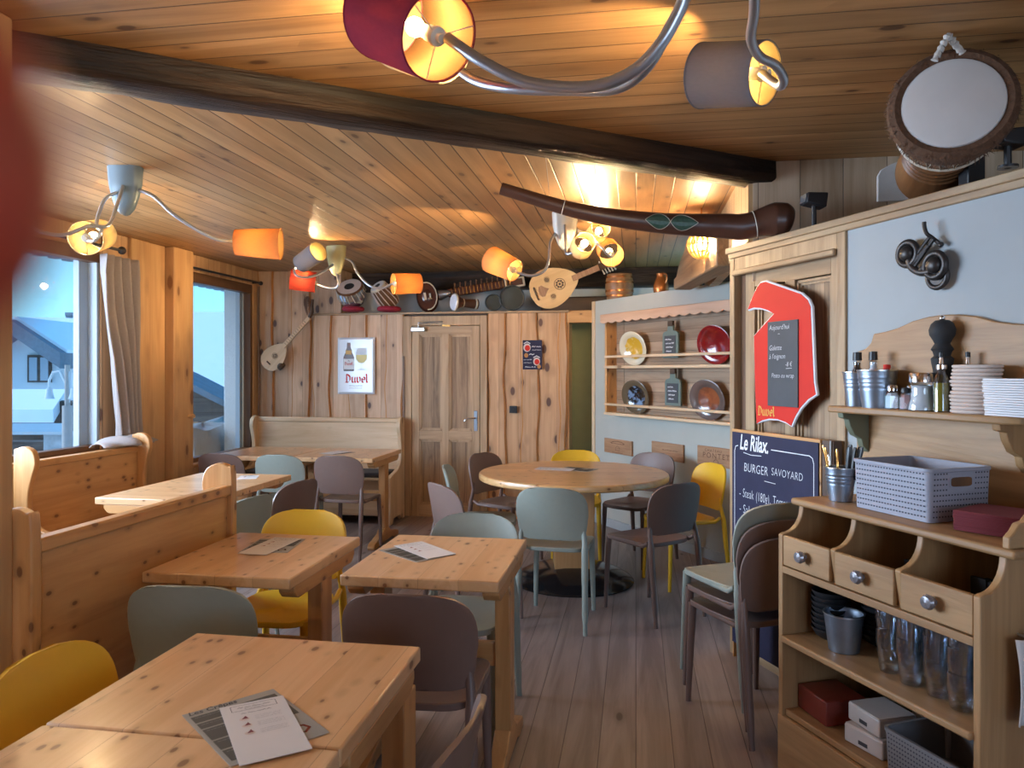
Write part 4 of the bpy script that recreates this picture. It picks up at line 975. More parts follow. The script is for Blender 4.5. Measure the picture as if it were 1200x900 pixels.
def horn_at(u,dv):
    """point on the axis of the horn, with its radius"""
    def uu(p): w=hn.matrix_world@p; return 600+880*(w.x*CY+w.y*SY)/(w.y*CY-w.x*SY)
    for i in range(len(pp)-1):
        a,b=uu(pp[i]),uu(pp[i+1])
        if b>=u:
            t=(u-a)/(b-a); return hn.matrix_world@pp[i].lerp(pp[i+1],t),rr[i]+(rr[i+1]-rr[i])*t,0
inl=MB(); 
def leaf(u0,u1,h,rev=1):
    pts=[]
    for i in range(13):
        t=i/12; pts.append((u0+(u1-u0)*t, h*math.sin(PI*t)**.8*(1-.35*rev*(2*t-1))))
    up=[];dn=[]
    for (u,hh) in pts:
        w,r_,dd=horn_at(u,0)
        for sgn,L in ((1,up),(-1,dn)):
            z=sgn*hh; off=math.sqrt(max(r_*r_-z*z,0))+.0022
            L.append(inv@(w+Vector((SY,-CY,0))*off+Vector((0,0,z))))
    rows=[]
    for q in range(5):
        row=[]
        for (u,hh) in pts:
            w,r_,dd=horn_at(u,0); z=hh*(1-q/2); row.append(inv@(w+Vector((SY,-CY,0))*(math.sqrt(max(r_*r_-z*z,0))+.0022)+Vector((0,0,z))))
        rows.append(row)
    for q in range(4):
        for i in range(12): inl.quad([rows[q][i],rows[q][i+1],rows[q+1][i+1],rows[q+1][i]],0)
    rim=up+dn[::-1]+[up[0]]
    inl.tube(rim,.0011,5,mi=1,caps=False)
leaf(754,783,.036,-1); leaf(783,815,.036,1)
inl.build('inlay',[M_['green_inlay'],M_['bone']],hn)
p=hn.matrix_world@pp[8]
MB().tube([inv@(p+Vector((0,0,-rr[8]))),inv@(p+Vector((0,.0,.05))),inv@Vector((p.x-.02,p.y+.02,H))],.0012,5).build('hanging_wire',M_['steel'],hn)
sp_=thing('spot_lamp','small recessed spot under the dark beam above the horn','lamp',bmx @ at(3.78,.10,-.004)) if False else None
# djembe
hc=PT(1117,120,2.35); ft=C(1.62,2.88,2.22); ax=(ft-hc); Ld=ax.length
dj=thing('djembe_drum','large djembe drum with pale skin and brown fur rim tied to the ceiling','drum',TM(hc,align(ax)) @ Matrix.Diagonal((.82,.82,1,1)))
MB().lathe([(.174,.012),(.182,.05),(.186,.12),(.178,.20),(.155,.27),(.14,.32),(.145,.40),(.165,Ld)],40).build('shell',M_['drumwood'],dj)
MB().lathe([(0,-.004),(.16,-.004),(.174,0),(.179,.008),(.179,.02)],48).build('drum_skin',M_['skin_drum'],dj)
fb=MB(); rnd=random.Random(3)
fb.lathe([(.178,.004),(.20,-.002),(.222,.012),(.226,.04),(.214,.075),(.184,.085)],48)
for k in range(900):
    a=rnd.uniform(0,2*PI); r0=rnd.uniform(.195,.222); z0=rnd.uniform(-.002,.05); L=rnd.uniform(.02,.04); da=rnd.uniform(-.12,.12)
    p0=Vector((r0*math.cos(a),r0*math.sin(a),z0)); p1=Vector(((r0+L*.6)*math.cos(a+da),(r0+L*.6)*math.sin(a+da),z0+L*.75)); tt=Vector((-math.sin(a),math.cos(a),0))*.003
    fb.add([p0-tt,p0+tt,p1],[(0,1,2)])
fb.build('fur_rim',M_['fur'],dj)
lb_=MB()
for k in range(24):
    a=2*PI*k/24; b2=a+2*PI/48
    lb_.tube([(.184*math.cos(a),.184*math.sin(a),.07),(.185*math.cos(b2),.185*math.sin(b2),.18),(.184*math.cos(a+2*PI/24),.184*math.sin(a+2*PI/24),.07)],.003,5)
lb_.lathe([(.182,.178),(.19,.183),(.18,.188)],40); lb_.build('lacing',M_['bone'],dj)
cv=MB()
for z,r_ in ((.22,.173),(.245,.166),(.27,.157),(.295,.149),(.34,.143),(.37,.145),(.40,.148)): cv.lathe([(r_-.004,z-.008),(r_+.004,z),(r_-.004,z+.008)],40)
cv.build('carved_rings',M_['drumwood'],dj)
rp=thing('hanging_rope','white twisted rope tying the djembe to a ceiling hook','rope',TM(PT(1111,62,2.30)))
iv=rp.matrix_world.inverted(); ap_=Vector((rp.location.x,rp.location.y,H)) if False else PT(1111,60,2.31)
for q in ((1095,70),(1128,61)):
    e_=PT(q[0],q[1],2.33); a_=PT(1111,42,2.31); ps=[a_.lerp(e_,i/14)+Vector((0,0,.004*math.sin(i*2.2))) for i in range(15)]
    MB().tube([iv@x for x in ps],[.009+.003*math.sin(i*1.9) for i in range(15)],8).build('strand',M_['rope'],rp)
MB().tube([iv@PT(1111,42,2.31),iv@PT(1111,33,2.31)],.003,6).tube([iv@PT(1111,33,2.31),iv@Vector((PT(1111,33,2.31).x,PT(1111,33,2.31).y,H))],.003,6).build('hook',M_['steel'],rp)
def flood(label,u0,u1,v0,v1,d,tilt,yaw_):
    p=PT((u0+u1)/2,(v0+v1)/2,d); s=(u1-u0)/880*d; h_=(v1-v0)/880*d
    t=thing('flood_spot',label,'spotlight',TM((p.x,p.y,2.085),Matrix.Rotation(YAW+yaw_,4,'Z')))
    zt=p.z+h_/2-2.085; hh=s*.72
    MB().tube([(0,0,0),(0,0,zt-hh+.01)],.011,8).lathe([(0,0),(.03,0),(.03,.008),(0,.01)],16).build('stand',M_['black'],t)
    hd=MB().prism([(-.5*s,-.25*s),(.5*s,-.36*s),(.5*s,.36*s),(-.5*s,.25*s)],-.04,.04,'xz').build('head',M_['black'],t,bevel=.006); hd.location=(0,0,zt-hh*.5); hd.rotation_euler=(0,tilt,0)
    MB().box((-.5*s-.002,0,0),(.004,.07,.4*s)).build('glass_front',M_['slate'],hd)
    return t
flood('small black floodlight on the ledge beside the horn bell',942,966,226,262,3.35,.12,0)
flood('small black floodlight on the ledge right of the djembe',1166,1196,152,200,2.35,-.0,0)
st=MB().bx(-.03,.03,-.03,.03,0,.12).bx(-.04,.04,-.04,.04,0,.012).build('black_box',M_['black'],bevel=.004); st.matrix_world=TM((C(.612*2.62,2.62).x,C(.612*2.62,2.62).y,2.085),Matrix.Rotation(YAW,4,'Z')); tag(st,'narrow black box on the ledge behind the djembe','box')
wp=MB().prism([(0,0),(.165,0),(.165,.2),(.13,.2),(.06,.175),(.015,.15),(0,.12)],-.012,.012,'xz').build('white_panel',plain('pale panel',(.6,.56,.52),.7),bevel=.003); wp.location=(1.15,3.868,2.27); tag(wp,'pale blank panel on the high plank wall behind the djembe','panel')

# ================================================================ INSTRUMENTS ON THE BACK LEDGE
LT=LZ+.02
def ledge(u,d=7.5): p=C((u-600)/880*d,d); return Vector((p.x,p.y,LT))
def ring_cushion(u,r,label):
    o=MB().lathe([(r-.03+.03*math.cos(a),.024+.024*math.sin(a)) for a in [2*PI*k/12 for k in range(13)]],28).build('ring_cushion',plain('crimson cloth',(.30,.012,.03),.8)); o.location=ledge(u,7.42); return tag(o,label,'cushion','crimson ring cushions under the drums')
ring_cushion(414,.11,'crimson ring cushion under the silver bowl drum'); ring_cushion(456,.12,'crimson ring cushion under the small wooden drum')
p=ledge(414,7.45)
tb1=thing('bowl_drum','silver tabla bowl drum tilted towards the room on the ledge','drum',TM(p+Vector((0,.05,.075)),Matrix.Rotation(R(44),4,'X')),'pair of tabla drums')
MB().lathe([(0,0),(.06,.005),(.11,.04),(.138,.10),(.14,.15),(.125,.20),(.118,.215)],32).build('shell',M_['silver'],tb1)
MB().lathe([(.118,.20),(.132,.205),(.132,.22),(.12,.228)],32).build('hoop',M_['drumwood'],tb1)
MB().lathe([(0,.229),(.05,.229),(.12,.226)],32,mats=[1,0]).build('drum_skin',[M_['beige'],M_['blackmatte']],tb1)
s_=MB()
for k in range(16):
    a=2*PI*k/16; s_.tube([(.133*math.cos(a),.133*math.sin(a),.21),(.142*math.cos(a+.1),.142*math.sin(a+.1),.13),(.08*math.cos(a+.2),.08*math.sin(a+.2),.014)],.005,5)
s_.build('strap',M_['bone'],tb1)
p=ledge(452,7.45)
tb2=thing('treble_drum','small laced wooden tabla drum tilted to the left on the ledge','drum',TM(p+Vector((.04,.05,.08)),Matrix.Rotation(R(42),4,'X') @ Matrix.Rotation(R(-22),4,'Y')),'pair of tabla drums')
MB().lathe([(0,0),(.09,0),(.105,.05),(.10,.12),(.08,.20),(.072,.225)],28).build('shell',M_['drumwood'],tb2)
MB().lathe([(.07,.215),(.085,.22),(.085,.235),(.074,.243)],28).build('hoop',M_['bone'],tb2)
MB().lathe([(0,.244),(.032,.244),(.076,.241)],28,mats=[1,0]).build('drum_skin',[M_['skin_drum'],M_['blackmatte']],tb2)
s_=MB()
for k in range(14):
    a=2*PI*k/14; s_.tube([(.086*math.cos(a),.086*math.sin(a),.225),(.104*math.cos(a+.1),.104*math.sin(a+.1),.12),(.107*math.cos(a+.15),.107*math.sin(a+.15),.05),(.09*math.cos(a+.2),.09*math.sin(a+.2),.0)],.005,5)
s_.build('strap',M_['beige'],tb2)
# sitar lying along the ledge
p0=PT(501,348,7.56); p1=PT(612,330,7.62); dx=(p1-p0); 
ex=dx.normalized(); ey=Vector((0,1,0)); ey=(ey-ex*ey.dot(ex)).normalized(); ez=ex.cross(ey)
sm=Matrix(((ex.x,ey.x,ez.x,p0.x),(ex.y,ey.y,ez.y,p0.y),(ex.z,ey.z,ez.z,p0.z),(0,0,0,1)))
si=thing('sitar','dark long necked sitar lying along the back ledge','sitar',sm); LS=dx.length
MB().ball((0,.03,0),1,28,sc=(.115,.10,.155)).build('gourd',M_['sitarwood'],si)
fc=MB().lathe([(0,0),(.125,0),(.13,.006),(.126,.012)],32,M=TM((0,-.058,0),align((0,-1,0)))@Matrix.Diagonal((.78,1.05,1,1))).build('soundboard',M_['sitarwood'],si)
MB().tube([(.105*math.cos(a)*.92,-.072,.145*math.sin(a)*.95) for a in [R(-100+k*20) for k in range(11)]],.006,6).build('ivory_edge',M_['bone'],fc)
MB().box((-.02,-.078,0),(.022,.018,.07)).box((.03,-.078,.0),(.014,.014,.04)).build('bridge',M_['bone'],fc)
MB().tube([(.11,0,0),(.13,0,0),(.2,-.01,0),(.235,-.01,0)],[.05,.055,.036,.03],12).build('neck_joint',M_['silver'],si)
MB().box(((.2+LS-.16)/2+.02,-.005,0),(LS-.34,.05,.085)).build('neck',M_['sitarwood'],si,bevel=.008)
nk=MB()
for k in range(17): nk.tube([(.25+k*.037,-.035,-.042),(.25+k*.037,-.05,-.03),(.25+k*.037,-.05,.03),(.25+k*.037,-.035,.042)],.004,5)
nk.build('fret',M_['brass'],si)
for k in range(11):
    x=.28+k*.055; MB().tube([(x,0,.03),(x+.01,0,.085)],.006,6).ball((x+.01,0,.088),.009,8).build('tuning_peg',M_['drumwood'],si)
MB().box((LS-.07,-.005,0),(.19,.05,.10)).build('head_box',M_['bone'],si,bevel=.006); MB().box((LS-.075,-.033,0),(.15,.006,.065)).build('head_panel',M_['sitarwood'],si)
MB().box((LS-.175,-.03,0),(.012,.03,.13)).build('nut',M_['bone'],si)
# small goblet drum lying on its side
p=PT(531,358,7.36)
gd=thing('goblet_drum','small goblet drum lying on its side with its white skin to the left','drum',TM(Vector((p.x,p.y,LT+.088)),align((1,.8,-.05))))
MB().lathe([(0,-.004),(.07,-.004),(.082,.006)],28,M=IDM).build('drum_skin',M_['sign_white'],gd)
MB().lathe([(.085,.004),(.083,.03),(.055,.07),(.04,.10),(.043,.16),(.05,.25),(.052,.262),(0,.262)],28).build('shell',M_['horn'],gd)
MB().lathe([(.087,.002),(.09,.012),(.086,.022)],28).lathe([(.042,.10),(.047,.105),(.042,.11)],28).lathe([(.05,.23),(.056,.24),(.05,.25)],28).build('hoop',M_['bone'],gd)
bo=thing('bongo_drum','pair of dark bongo drums lying with open bottoms to the room','drum',TM(C((600-600)/880*7.34,7.34,LT)))
for (x,z,r_,nm) in ((0,.125,.122,'large_drum'),(-.185,.085,.08,'small_drum')):
    d_=MB().lathe([(r_*.82,.16),(r_,0.02),(r_,0),(r_*.93,0),(r_*.90,.03),(0,.035)],32,M=TM((x,0,z),align((-.12,1,.05)))).build(nm,M_['darkgreen'],bo)
    MB().lathe([(r_+.001,-.003),(r_+.006,.004),(r_+.001,.012)],32,M=TM((x,0,z),align((-.12,1,.05)))).build('rim',M_['zinc'],d_)
MB().tube([(-.105,.06,.09),(-.07,.06,.10)],.018,8).build('bridge_block',M_['darkwood'],bo)
# lutes
def lute(name,label,cat,M,L,Wd,neckL,nw,face,roses,dark,headtilt=0,group=None,pegs=5,dep=.14):
    """body base at the origin, neck along local z, face towards local -y"""
    t=thing(name,label,cat,M,group)
    n=26; out=[]
    for i in range(n+1):
        s=i/n; z=L*s; w=Wd/2*(math.sin(PI*min(1,s*1.02+.0)**.72)**.62 if s<1 else 0); w=max(w,nw/2 if s>.5 else .004)
        out.append((w,z))
    poly=[(w,z) for w,z in out]+[(-w,z) for w,z in out[::-1]]
    MB().prism(poly,-.004,.004,'xz').build('soundboard',face,t,bevel=.002)
    b=MB(); m=14
    for j in range(m+1): pass
    vs=[];fs=[]
    for (w,z) in out:
        for j in range(m+1):
            a=PI*j/m; vs.append((w*math.cos(a),.004+dep*(w/(Wd/2))*math.sin(a),z))
    for i in range(n):
        for j in range(m): fs.append((i*(m+1)+j,i*(m+1)+j+1,(i+1)*(m+1)+j+1,(i+1)*(m+1)+j))
    b.add(vs,fs).build('bowl_back',dark,t,angle=60)
    MB().box((0,.003,L*.93+neckL/2),(nw,.03,neckL+L*.14)).build('neck',M_['plaque'] if face is M_['spruce'] else face,t,bevel=.004)
    for (x,z,r_) in roses:
        q=MB().lathe([(r_*.9,0),(r_,0),(r_,.002),(r_*.9,.002)],24,M=TM((x,-.0065,z),align((0,-1,0))))
        for k in range(8):
            a=2*PI*k/8; q.lathe([(0,.0012),(r_*.2,.0012)],10,M=TM((x+r_*.55*math.cos(a),-.005,z+r_*.55*math.sin(a)),align((0,-1,0))))
        q.lathe([(0,.0012),(r_*.22,.0012)],10,M=TM((x,-.005,z),align((0,-1,0)))); q.build('sound_rose',M_['darkwood'],t)
    return t,L+neckL
b0=PT(626,357,7.22)
om=TM(PT(634,352,7.20)) @ Matrix.Rotation(YAW*0,4,'Z')
# oud: body leaning on the ledge, neck rising to the right
zx=Vector((.80,0,.60)).normalized(); 
def lean(p,zdir,yaw=0):
    zdir=Vector(zdir).normalized(); y=Vector((0,1,.12)); y=(y-zdir*y.dot(zdir)).normalized(); x=y.cross(zdir)
    return Matrix(((x.x,y.x,zdir.x,p.x),(x.y,y.y,zdir.y,p.y),(x.z,y.z,zdir.z,p.z),(0,0,0,1)))
ob=PT(622,347,7.2)
om=lean(ob,(.90,-.0,.36))
oud,ol=lute('oud','pale oud lute with carved roses leaning on the ledge','lute',om,.50,.38,.20,.055,M_['spruce'],[(0,.30,.055),(.085,.20,.026),(-.085,.20,.026)],M_['plaque'])
MB().prism([(-.05,.10),(-.055,.13),(-.02,.16),(0,.19),(.02,.16),(.055,.13),(.05,.10),(.02,.085),(-.02,.085)],-.006,-.0042,'xz').build('pick_guard',M_['plaque'],oud)
MB().box((0,-.010,.055),(.13,.012,.016)).build('bridge',M_['darkwood'],oud,bevel=.003)
hd=MB().prism([(-.035,0),(.035,0),(.025,.17),(-.025,.17)],-.012,.012,'xz').build('peg_head',M_['darkwood'],oud); hd.location=(0,.015,ol); hd.rotation_euler=(R(-18),0,0)
for k in range(5):
    for s in (-1,1): MB().tube([(s*.03,0,.02+k*.03),(s*.07,0,.026+k*.03)],.006,6).ball((s*.072,0,.027+k*.03),.010,8).build('tuning_peg',M_['bone'],hd)
# saz hanging in the corner
sb=PT(311,431,7.6); sb=Vector((-3.775,7.215,1.485)); stp=Vector((-3.30,7.215,1.98))
sm_=lean(sb,(stp-sb))
saz,sl=lute('saz','long necked saz lute hanging on the planks in the corner','lute',sm_,.34,.235,.37,.042,M_['paleZ'],[(0,.17,.03)],M_['plaque'],dep=.045)
fr=MB()
for k in range(12): fr.tube([(-.015,-.012,.34+k*.028),(.015,-.012,.34+k*.028)],.0018,5)
fr.build('fret',M_['darkwood'],saz); MB().box((0,-.008,.07),(.05,.008,.012)).build('bridge',M_['darkwood'],saz)
MB().lathe([(0,0),(.03,0),(.045,.02),(.04,.05),(0,.06)],14,M=TM((.085,.02,.13),align((1,0,0)))).build('end_knob',M_['darkwood'],saz)
hd=MB().tube([(0,0,0),(-.02,0,.06),(-.06,.0,.10),(-.10,0,.16)],[.018,.022,.02,.014],8).build('peg_head',M_['darkwood'],saz); hd.location=(0,0,sl)
ts=MB(); rnd=random.Random(8)
for k in range(16):
    x=rnd.uniform(-.03,.03); ts.tube(catmull([(0,0,0),(x*.6,-.01,.06),(x,-.012,.13+rnd.uniform(0,.03)),(x*.4+.01,-.008,.19)],3),.003,5)
for k in range(6):
    a=2*PI*k/6; ts.tube([(.03*math.cos(a)*(1+.2*math.sin(3*q)),-.01,.12+.04*math.sin(a+q*.9)+.01*q) for q in range(7)],.003,5)
o=ts.build('tassel',plain('brown cord',(.16,.09,.06),.9),saz); o.matrix_local=saz.matrix_world.inverted()@TM((-3.30,7.20,2.02))
# small barrel and jugs on the plate wall
def onpw(s,y,z,rz=0): return PW @ at(s,y,z,rz)
ba=thing('small_barrel','small copper hooped wooden barrel on the left end of the plate wall','barrel',onpw(-1.33,.10,2.12))
MB().lathe([(0,0),(.115,0),(.128,.06),(.132,.115),(.128,.17),(.115,.235),(.115,.225),(0,.222)],28).build('staves',wood('barrel staves',(.3,.14,.05),(.16,.07,.025),axis='Z',knots=0,rough=.45),ba)
for z,r_ in ((.03,.122),(.075,.131),(.155,.131),(.205,.122)): MB().lathe([(r_-.002,z-.009),(r_+.003,z-.009),(r_+.003,z+.009),(r_-.002,z+.009)],28).build('hoop',M_['copper'],ba)
for (s,lb) in ((-.66,'left copper glazed jug on top of the plate wall'),(-.25,'right copper glazed jug on top of the plate wall')):
    j=thing('copper_jug',lb,'jug',onpw(s,.06,2.12),'copper jugs on the plate wall')
    MB().lathe([(0,0),(.062,0),(.066,.02),(.068,.05),(.058,.09),(.042,.125),(.036,.145),(.042,.165),(.038,.165),(.03,.145),(0,.14)],24).build('body',M_['copper'],j)
    MB().tube(catmull([(.038,0,.155),(.07,0,.15),(.078,0,.11),(.064,0,.075)],5),.006,8).build('handle',M_['copper'],j)
    MB().tube([(-.036,0,.155),(-.05,0,.168)],[.012,.006],8).build('spout',M_['copper'],j)
tag(MB().bx(-.5,.5,-.06,.06,0,.16).build('wood_block',M_['darkwood'],bevel=.01),'dark timber lying at the right end of the back ledge','timber').location=(-.45,7.62,LT)
# ================================================================ WALL PIECES
def onrw(s,y,z): return RW @ at(s,y,z)
def bl_word(b,word,x,z,h,mi,M,w=.2):
    """blackletter word with a broad nib; h = x-height 0.65 h"""
    G_={'D':([[(.02,.86),(.2,1),(.5,.9),(.66,.68),(.66,.25),(.45,.02),(.1,.06)],[(.24,.9),(.24,.1)],[(.0,.42),(.12,.5)]],.85),
        'u':([[(.0,.6),(.1,.66),(.1,.1),(.22,.0),(.42,.12)],[(.44,.66),(.44,.1),(.54,.0)]],.64),
        'v':([[(.0,.62),(.1,.68),(.1,.12),(.26,.0),(.46,.14),(.46,.52),(.34,.68)]],.60),
        'e':([[(.48,.16),(.28,.0),(.1,.12),(.1,.54),(.28,.68),(.46,.56),(.46,.38)],[(.50,.34),(.06,.37)]],.58),
        'l':([[(.0,1.02),(.1,.94),(.1,.1),(.22,.0)]],.3)}
    for ch in word:
        st,adv=G_[ch]
        for pl in st: b.nib([(x+p[0]*h,z+p[1]*h) for p in pl],w*h,40,mi,M)
        x+=adv*h
    return x
# white beer poster
po=thing('beer_poster','white enamel beer sign with bottle, glass and red blackletter on the back wall','sign',at(-2.80,7.262,1.505))
w2,h2=.197,.287
b=MB()
ring=[(-w2,-h2),(w2,-h2),(w2,h2),(-w2,h2)]; inn=[(x*.9,z*.93) for x,z in ring]
b.add([(x,.0,z) for x,z in ring]+[(x,-.012,z) for x,z in inn],[(0,1,5,4),(1,2,6,5),(2,3,7,6),(3,0,4,7),(4,5,6,7),(3,2,1,0)]); b.build('panel',M_['sign_white'],po,smooth=False)
Mf=TM((0,-.0126,0)); k=.0044
pic=MB()
def out2(pts,mi): pic.quad([(x,0,z) for x,z in pts],mi,Mf)
bx_=-.075
bot=[(.0,-.055),(.052,-.055),(.057,-.045),(.057,.085),(.045,.115),(.034,.135),(.034,.155),(.022,.18),(.018,.235),(.0,.235)]
out2([(bx_+x,z) for x,z in bot]+[(bx_-x,z) for x,z in bot[::-1]],0)
Mf=TM((0,-.0132,0))
out2([(bx_-.053,-.035),(bx_+.053,-.035),(bx_+.053,.07),(bx_-.053,.07)],1); out2([(bx_-.033,.115),(bx_+.033,.115),(bx_+.03,.155),(bx_-.03,.155)],2); out2([(bx_-.012,.045),(bx_+.012,.045),(bx_,.056)],0)
gx=.06
Mf=TM((0,-.0126,0))
gl_=[(-.05,.18),(-.062,.10),(-.056,.06),(-.03,.03),(-.004,.022),(-.004,-.03),(-.05,-.042),(-.05,-.046),(.05,-.046),(.05,-.042),(.004,-.03),(.004,.022),(.03,.03),(.056,.06),(.062,.10),(.05,.18)]
out2([(gx+x,z) for x,z in gl_],3)
Mf=TM((0,-.0132,0))
out2([(gx-.058,.11),(gx-.054,.065),(gx-.03,.035),(gx,.029),(gx+.03,.035),(gx+.054,.065),(gx+.058,.11)],4)
pic.build('printed_picture',[M_['brownglass'],M_['paint_white'],M_['gold'],M_['ghost'],M_['beer']],po,smooth=False)
le=MB(); bl_word(le,'Duvel',-.118,-.170,.084,0,TM((0,-.0134,0)),.2); bl_word(le,'Duvel',bx_-.046,.008,.030,0,TM((0,-.0138,0)),.2)
le.scribble(-.07,-.205,.14,.014,.004,1,TM((0,-.0134,0)),3); le.scribble(-.07,-.228,.14,.009,.0025,1,TM((0,-.0134,0)),5)
le.build('lettering',[M_['red'],M_['ink']],po,smooth=False)
# small dark dessert poster
p2=thing('menu_poster','small dark menu poster with two dessert bowls on the reddish planks','poster',at(-.997,7.262,1.61))
MB().bx(-.095,.095,-.004,.0,-.143,.143).build('sheet',M_['navy'],p2,smooth=False)
q=MB(); Mf=TM((0,-.0046,0))
def disc(b,x,z,rx,rz,mi,M): b.quad([(x+rx*math.cos(2*PI*k/20),0,z+rz*math.sin(2*PI*k/20)) for k in range(20)],mi,M)
for (x,z,r_) in ((-.052,.07,.036),(.042,-.065,.034)):
    disc(q,x,z,r_,r_*1.15,0,TM((0,-.0046,0))); disc(q,x+.004,z-.004,r_*.72,r_*.8,1,TM((0,-.005,0)))
    q.stroke([(x-.03,z+r_*1.1),(x,z+r_*1.6),(x+.03,z+r_*1.1)],.008,2,TM((0,-.0052,0)))
disc(q,-.06,-.005,.02,.022,3,Mf); disc(q,.066,-.115,.018,.02,3,Mf)
for (x,z,L,h_,w_,sd) in ((-.005,.075,.09,.024,.005,1),(-.0,.045,.085,.012,.003,2),(-.03,.0,.06,.028,.007,3),(-.085,-.05,.08,.014,.004,4),(-.085,-.08,.08,.012,.003,5),(-.07,-.122,.1,.018,.005,6)):
    q.scribble(x,z,L,h_,w_,2,TM((0,-.0052,0)),sd)
q.build('printed_picture',[M_['beige'],M_['red'],M_['chalk'],M_['bark']],p2,smooth=False)
sw=thing('wall_socket','small black wall socket on the reddish planks under the menu poster','socket',at(-1.185,7.265,1.075))
MB().bx(-.038,.038,-.012,0,-.035,.035).build('plate',M_['black'],sw,bevel=.004); MB().lathe([(.02,0),(.022,.002),(.018,.003),(.0,-.004)],20,M=TM((0,-.012,0),align((0,-1,0)))).build('insert',M_['blackmatte'],sw)
# plate rack
rk=thing('plate_rack','wide wooden wall rack with scalloped top holding plates and slates','rack',PW)
s0,s1,dp=-1.235,.42,.13; z0,zm,z1=1.055,1.475,1.90
for q in (s0,s1-.03): MB().bx(q,q+.03,-dp,0,z0,z1).build('side_panel',M_['pineZ'],rk,bevel=.004)
for z in (z0,zm): MB().bx(s0,s1,-dp-.01,0,z,z+.025).build('shelf',M_['paleX'],rk,bevel=.004)
for z in (z0+.085,zm+.095): MB().bx(s0-.0,s1,-dp-.006,-dp+.010,z,z+.022).build('guard_rail',M_['paleX'],rk,bevel=.004)
rb=MB().bx(s0+.03,s1-.03,-.018,-.004,z0+.02,z1); rb.bx(s0+.13,s0+.15,-.022,-.004,z0,z1); rb.build('back_boards',M_['rackback'],rk,smooth=False)
n=84; sc=[(s0-.03+(s1-s0+.06)*i/n, 1.895-.016*abs(math.sin(PI*i/6))) for i in range(n+1)]
MB().prism([(s0-.03,1.965),(s1+.03,1.965)]+sc[::-1],-dp-.03,-dp-.012,'xz').bx(s0-.02,s1+.02,-dp-.02,0,1.95,1.965).build('valance',wood('pinkish valance board',(.62,.40,.27),(.48,.28,.17),axis='X',knots=.12,rough=.5),rk,bevel=.004)
def glaze(name,c1,c2,scale,thr,c3=None,rough=.12):
    m=N(name); v=m.obj(); ln=m.n('VectorMath',operation='LENGTH'); m.l(m.scaled(v,(1,1,0)),ln.inputs[0])
    nz=m.noise(v,scale,3,.6,1.2); f=m.step(nz,thr-.06,thr+.06)
    col=m.mix(f,c1,c2)
    if c3: 
        rim=m.step(m.math('ADD',ln.outputs['Value'],m.math('MULTIPLY',nz,.03)),.105,.115); col=m.mix(rim,col,c3)
    return m.principled(col,rough,coat=.6)
def plate(label,s,z,r,mat):
    t=thing('ceramic_plate',label,'plate',onpw(s,-.080,z) @ Matrix.Rotation(R(13),4,'Z') @ Matrix.Rotation(R(12),4,'X') @ align((0,-1,0)),'ceramic plates in the wall rack')
    MB().lathe([(0,-.012),(r*.55,-.012),(r*.60,-.004),(r*.97,.020),(r,.025),(r*.97,.027),(r*.66,.008),(r*.55,-.001),(0,-.004)],48).build('dish',mat,t,angle=50)
    return t
plate('yellow glazed plate with a cream rim on the upper rack shelf',-.85,1.652,.150,glaze('yellow glaze',(.60,.34,.03),(.66,.44,.12),14,.55,(.6,.53,.38)))
plate('deep red glazed plate on the upper rack shelf',.165,1.652,.150,glaze('red glaze',(.20,.006,.008),(.26,.01,.01),9,.5))
plate('black and blue marbled plate on the lower rack shelf',-.815,1.232,.150,glaze('marbled glaze',(.02,.016,.014),(.16,.24,.38),13,.52,(.12,.085,.05)))
plate('brown glazed plate with a dark rim on the lower rack shelf',.09,1.238,.157,glaze('brown glaze',(.27,.085,.035),(.2,.06,.03),9,.5,(.12,.085,.075)))
for (s,zt,lb,sd) in ((-.35,1.842,'upper bottle shaped chalk slate hanging in the plate rack',3),(-.32,1.457,'lower bottle shaped chalk slate hanging in the plate rack',9)):
    t=thing('bottle_slate',lb,'slate',onpw(s,-.085,zt),'bottle shaped slates')
    o_=[(0,-.285),(.096,-.285),(.098,-.28),(.098,-.095),(.085,-.074),(.036,-.062),(.033,-.03),(.028,-.02),(0,-.02)]
    MB().prism([(x,z) for x,z in o_]+[(-x,z) for x,z in o_[::-1][1:-1]],-.009,.009,'xz').build('bottle_board',plain('grey green paint %d'%sd,(.13,.17,.145),.6),t,bevel=.003)
    q=MB().bx(-.070,.070,-.012,-.009,-.262,-.105,0)
    for i,(L,h_) in enumerate(((.06,.016),(.085,.018),(.07,.016),(.05,.016))): q.scribble(-.055+.004*i,-.137-.032*i,L*1.2,h_,.0065,1,TM((0,-.0126,0)),sd+i)
    q.build('chalk_face',[M_['slate'],M_['chalk']],t,smooth=False)
    MB().bx(-.030,.030,-.013,.013,-.03,.015).build('cork',M_['darkwood'],t,bevel=.004)
